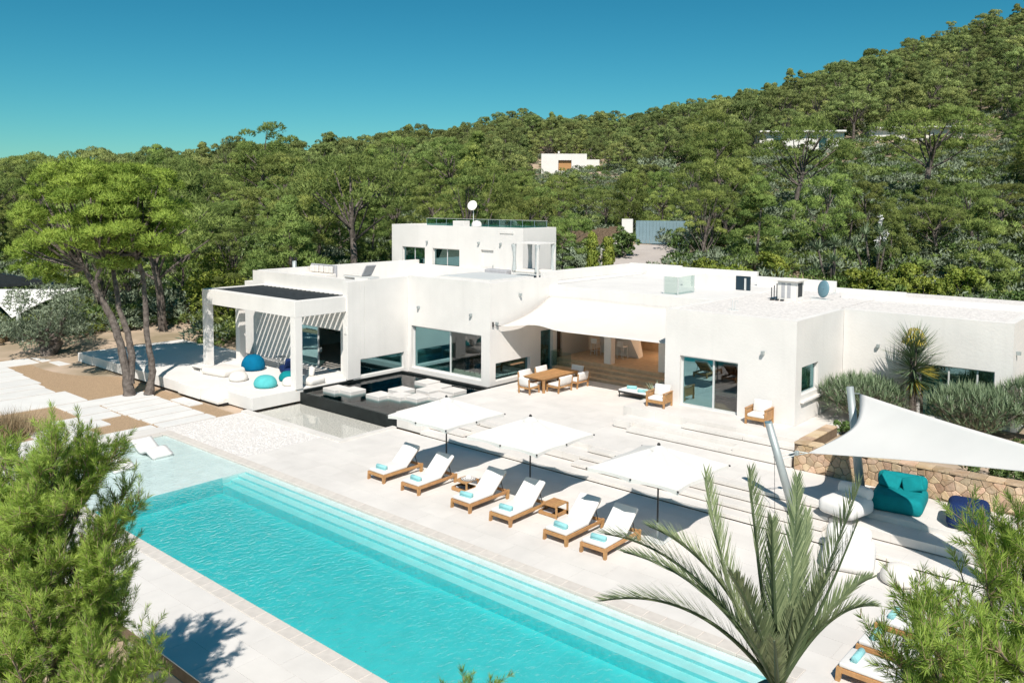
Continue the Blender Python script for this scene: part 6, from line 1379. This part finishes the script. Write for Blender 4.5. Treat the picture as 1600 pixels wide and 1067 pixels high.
for i in range(260):
    d = rn.normal(size=3); d[2] = abs(d[2]); d /= np.linalg.norm(d); p = V3([0, 0, 3.35]) + d * V3([.40, .40, .55]); A.append(p); T.append(p + d * .10 + V3([0, 0, -.22])); S.append(perp(d[None], rn)[0] * .022); Ti.append(rn.uniform(.3, 1))
blades('flower_dome', V3(A), V3(T), V3(S), Ti, 'yellow', t)
def hedge(name, label, cat, loc, rx, ry, h, n, per, m, L=.16, W=.05, seed=1, group=None, stem=True):
    t = thing(name, label, cat, loc, 0, group); r2 = np.random.default_rng(seed); C = []; k = 0
    for i in range(n):
        a = 2.4 * i; q = math.sqrt((i + .5) / n) * .9; zz = h * (.25 + .6 * r2.random() * math.sqrt(1 - q * q * .8)); C.append((rx * q * math.cos(a), ry * q * math.sin(a), zz))
    crown_from('foliage', C, r2.uniform(.20, .34, n) * min(max(rx, .5), h * 1.3), per, L, W, m, t, seed, three=2, flat=.9, up=.5, spread=.8)
    if stem:
        mb = MB(); [mb.tube([(0, 0, -.1), (C[i][0] * .5, C[i][1] * .5, C[i][2] * .5), C[i]], [.05, .035, .012], 5, cap=False) for i in range(0, n, 3)]; local(mb, 'stems', 'palebark', t)
    return t
hedge('clipped_hedge', 'dark green clipped shrub below the rosette shrub at the right edge', 'hedge', (-4.6, 33.2, 1.15), 1.3, .9, .75, 26, 90, 'leafdark', .10, .03, 70)
hedge('low_hedge', 'strip of low green hedge on top of the stone wall under the sail', 'hedge', (-4.2, 29.9, 1.2), 2.6, .6, .65, 34, 80, 'leafdark', .10, .03, 71)
hedge('ground_shrub', 'dark small shrub by the mast end of the stone wall', 'shrub', (-11.0, 32.2, 1.2), .5, .5, .5, 12, 60, 'leafdark', .10, .03, 72)
t = thing('potted_agave', 'cream striped agave in the shaded corner beside the bedroom wall', 'plant', (-19.5, 32.5, ZT)); local(MB().lathe([(0, 0), (.22, 0), (.30, .5), (.27, .5), (.2, .42), (0, .42)], 14), 'pot', 'white', t); A, T, S, Ti = [], [], [], []
rosette(A, T, S, Ti, V3([0, 0, .55]), 60, .85, .05, rn, (-.1, 1.4), .5); blades('leaves', V3(A), V3(T), V3(S), Ti, 'olive', t)
# olive tree and the other garden trees at the left
def small_tree(name, label, cat, loc, R, H, n, per, m, seed, group=None, L=.20, W=.045, trunk=.12, bark='palebark', zlo=.45, stems=1, flat=.85, rmin=.22):
    t = thing(name, label, cat, loc, 0, group); rr = random.Random(seed); r2 = np.random.default_rng(seed); mb = MB(); C = []
    tops = []
    for s_ in range(stems):
        p = limb(mb, (rr.uniform(-.1, .1) * stems, rr.uniform(-.1, .1) * stems, -.15), (rr.uniform(-.2, .2) * stems, rr.uniform(-.2, .2) * stems, 1), H * zlo + .2, trunk, trunk * .7, rr, .18, 5, 8); tops.append(p)
    for i in range(n):
        a = 2.4 * i + rr.uniform(-.3, .3); u = (i + .5) / n; zz = H * (zlo * .75 + (1 - zlo * .75) * rr.random()); v = (zz / H - zlo * .75) / (1 - zlo * .75); prof = R * math.sqrt(max(.02, 1 - ((v - .4) / .68) ** 2)); q = prof * rr.uniform(.35, 1); C.append((q * math.cos(a), q * math.sin(a), zz))
        if i % 3 == 0: tp = tops[i % stems]; limb(mb, tp[-2], Vector(C[-1]) - tp[-2], (Vector(C[-1]) - tp[-2]).length * .9, trunk * .4, .012, rr, .15, 4, 5)
    local(mb, 'trunk', bark, t); crown_from('crown', C, r2.uniform(rmin, rmin * 1.6, n) * R, per, L, W, m, t, seed, three=2, flat=flat, up=.4, spread=.85, lo=-.7); return t
small_tree('olive_tree', 'old grey green olive tree with a gnarled trunk beside the path', 'olive tree', (-57.1, 20.5, -.05), 2.9, 4.1, 46, 110, 'olive', 80, L=.26, W=.028, trunk=.42, bark='bark', zlo=.28, stems=2)
GT = [(-57, 31.5, 3.6, 1.7, 'small light green tree just right of the curving pine stem'), (-52.8, 31.8, 3.8, 1.8, 'small light green tree with a thin straight stem left of the pavilion'), (-49.5, 33.6, 3.2, 1.6, 'light green tree seen between the two left pavilion columns'),
      (-60.5, 34, 4.2, 2.0, 'light green garden tree behind the plank screen'), (-54.5, 38.5, 3.8, 1.9, 'yellowish small tree behind the left garden bed'), (-48.6, 38.0, 3.4, 1.6, 'pale leaved shrub tree left of the low annex'), (-64, 40, 4.6, 2.2, 'darker round garden tree behind the big pine crown')]
for k, (x, y, h, r, l) in enumerate(GT): small_tree('garden_tree', l, 'tree', (x, y, tz(x, y) - .05), r, h, 30, 80, 'leaf' if k != 6 else 'leafdark', 90 + k, 'young garden trees left of the house', L=.24, W=.06, trunk=.07, bark='bark', zlo=.38, stems=2)
for k, (x, y, r, h, l) in enumerate([(-61.5, 24.5, 1.5, .8, 'low green shrub between the olive tree and the ledge'), (-63.5, 18.5, 2.0, .7, 'low grassy shrub left of the olive trunk'), (-60.2, 27.0, 1.2, .9, 'pale shrub at the foot of the plank screen'), (-66.5, 21.5, 1.6, .9, 'dark low shrub at the left end of the bench wall'), (-47.0, 36.8, 1.5, 1.2, 'yellow green shrub behind the pavilion back column')]):
    hedge('garden_shrub', l, 'shrub', (x, y, tz(x, y) - .05), r, r, h, 24, 70, ['leaf', 'straw', 'olive', 'leafdark', 'leaf'][k], .18, .05, 110 + k, 'low shrubs of the left garden')
q = MB().box(-56, -47.5, 27.95, 45, -.25, .02); tag(q.build('garden_bed', 'earth'), kind='structure')
# ornamental grass at the left edge
t = thing('ornamental_grass', 'brown tuft of ornamental grass above the left foreground pine', 'grass tuft', (-38.9, 12.2, -.1)); rn = np.random.default_rng(64); A, T, S, Ti = [], [], [], []
for i in range(1500):
    c = V3([rn.normal() * .5, rn.normal() * .5, 0]); d = V3([rn.normal() * .38, rn.normal() * .38, 1]); d /= np.linalg.norm(d); A.append(c); T.append(c + d * rn.uniform(.7, 1.45)); S.append(perp(d[None], rn)[0] * .012); Ti.append(rn.random())
blades('grass_blades', V3(A), V3(T), V3(S), Ti, 'straw', t)
# cypresses, cloud tree and shrubs beside the driveway
def cypress(label, loc, h, r, seed):
    t = thing('cypress', label, 'cypress', loc, 0, 'slim cypresses beside the driveway'); r2 = np.random.default_rng(seed); n = 60; z = r2.uniform(.03, .97, n) * h; a = r2.uniform(0, 6.28, n); q = r * np.clip(1.15 - z / h, .05, 1) ** .6 * r2.uniform(.2, .8, n)
    crown_from('foliage', np.stack([q * np.cos(a), q * np.sin(a), z], -1), np.full(n, r * .5), 70, .22, .04, 'leaf', t, seed, three=2, flat=1.6, up=1.6, spread=.4); local(MB().tube([(0, 0, -.3), (0, 0, h * .8)], [.08, .02], 6), 'trunk', 'bark', t); return t
def dpx(px, z0, D):      # ground point in a picture column at a ground distance
    dv_ = CF + CR * ((px - 800) / FPX); dv_.z = 0; dv_.normalize(); return (dv_.x * D, dv_.y * D, z0)
cypress('slim cypress farther from the driveway, left of the pair', dpx(925, 3.4, 61), 4.2, .55, 120); cypress('slim cypress at the kerb of the driveway, right of the pair', dpx(951, 3.4, 62), 3.8, .5, 121)
t = thing('cloud_tree', 'small cloud pruned tree beside the right corner of the upper storey', 'tree', dpx(880, 3.6, 57)); mb = MB(); limb(mb, (0, 0, -.2), (0, 0, 1), 3.6, .08, .04, random.Random(3), .1, 6, 6)
CL = [(-.35, 0, 1.5, .42), (.5, .1, 1.85, .4), (-.45, 0, 2.2, .4), (.45, 0, 2.55, .42), (-.1, .1, 3.0, .5), (.4, .2, 3.45, .45)]
for c in CL: mb.tube([(0, 0, c[2] - .15), (c[0], c[1], c[2] - .05)], .03, 5)
local(mb, 'trunk', 'bark', t)
for i, c in enumerate(CL): crown_from('foliage_pad', [c[:3]], [c[3]], 420, .14, .03, 'leafdark', t, 130 + i, three=2, flat=.42)
hedge('big_shrub', 'large grey green shrub between the upper storey and the cypresses', 'shrub', dpx(900, 3.2, 66), 2.2, 2.0, 3.4, 40, 90, 'olive', .26, .06, 140)
hedge('big_shrub', 'dark green shrub against the heather fence left of the gate pillar', 'shrub', dpx(970, 4.6, 73), 1.5, 1.4, 3.6, 34, 80, 'leafdark', .26, .06, 141)
hedge('red_shrub', 'low reddish shrub in front of the grey green one', 'shrub', dpx(902, 3.5, 60), 1.0, .8, 1.0, 18, 70, 'straw', .20, .05, 142)
hedge('rock_shrub', 'small shrub on the bank right of the driveway', 'shrub', dpx(1062, 4.4, 66), .9, .9, 1.2, 16, 70, 'leaf', .22, .06, 143)
hedge('silver_shrub', 'wide silvery green shrub on the bare slope above the gate', 'shrub', dpx(1016, tz(*dpx(1016, 0, 160)[:2]), 160), 5.5, 4, 4.5, 34, 60, 'olive', .6, .16, 144)
# orchard on the sandy terrace behind the right wing
OR_ = [(1108, 61), (1150, 60), (1205, 63), (1352, 60), (1392, 58.5), (1425, 60.5), (1462, 58), (1500, 60.5)]
OL = ['leftmost little orchard tree beside the driveway bank', 'little orchard tree above the petrol blue roof door', 'little orchard tree above the air conditioner', 'little orchard tree right of the yucca clump', 'little orchard tree in the middle of the sandy terrace', 'little orchard tree with a forked stem on the sandy terrace', 'little orchard tree above the step of the back parapet', 'rightmost little orchard tree beside the dark laurel']
for k, (px, D) in enumerate(OR_):
    p = dpx(px, 0, D); small_tree('orchard_tree', OL[k], 'tree', (p[0], p[1], tz(p[0], p[1]) - .05), 1.25, 2.5, 24, 70, 'leaf', 150 + k, 'small orchard trees on the sandy terrace', L=.22, W=.06, trunk=.06, bark='bark', zlo=.42, stems=2)
p = dpx(1568, 0, 57); hedge('laurel', 'big dark glossy laurel behind the right wing roof', 'shrub', (p[0], p[1], tz(p[0], p[1]) - .3), 2.6, 2.0, 3.0, 46, 100, 'leafdark', .24, .07, 160)
for k, (px, D, l) in enumerate([(1460, 54.5, 'low dark shrub right behind the step of the back parapet'), (1490, 54.5, 'green low shrub behind the right wing parapet'), (1275, 56, 'dry pale shrub at the end of the upper parapet'), (1232, 57, 'yellowish shrub above the satellite dish')]):
    p = dpx(px, 0, D); hedge('bank_shrub', l, 'shrub', (p[0], p[1], tz(p[0], p[1]) + .9 - (.4 if k > 1 else 0)), 1.3, .9, 1.0, 18, 70, ['leafdark', 'leafdark', 'straw', 'leaf'][k], .2, .05, 165 + k, 'shrubs along the back parapet')
def yucca_clump(label, px, D, stems, seed, flower=False):
    p = dpx(px, 0, D); t = thing('yucca_clump', label, 'yucca', (p[0], p[1], tz(p[0], p[1]) - .1), 0, 'yucca clumps on the slope'); rn = np.random.default_rng(seed); mb = MB(); A, T, S, Ti = [], [], [], []; fl = []
    for i in range(stems):
        q = V3([rn.normal() * .9, rn.normal() * .6, rn.uniform(1.2, 3.6)]); mb.tube([(q[0] * .3, q[1] * .3, -.2), tuple(q)], [.09, .07], 6); rosette(A, T, S, Ti, q, 46, .95, .04, rn, (-.3, 1.4), .5)
        if flower and i % 2 == 0: fl += [q + V3([rn.normal() * .08, rn.normal() * .08, rn.uniform(.5, 1.2)]) for _ in range(50)]
    local(mb, 'trunks', 'bark', t); blades('leaves', V3(A), V3(T), V3(S), Ti, 'aloe', t)
    if fl: fl = V3(fl); blades('flowers', fl, fl + rn.normal(size=fl.shape) * .09, rn.normal(size=fl.shape) * .05, np.full(len(fl), .5), 'cush', t)
yucca_clump('yucca clump with spiky rosettes on the slope left of the flowering one', 1302, 63, 6, 170); yucca_clump('yucca clump carrying white flower spikes above the orchard', 1368, 66, 6, 171, True)
yucca_clump('taller yucca heads higher up between the pines', 1318, 73, 4, 172)
p = dpx(1332, 0, 55.5); t = thing('agave', 'broad green agave leaves rising behind the upper parapet', 'agave', (p[0], p[1], tz(p[0], p[1]) + .6)); A, T, S, Ti = [], [], [], []; rosette(A, T, S, Ti, V3([0, 0, .1]), 26, 1.1, .09, rn, (.5, 1.5), .4); blades('leaves', V3(A), V3(T), V3(S), Ti, 'leaf', t)
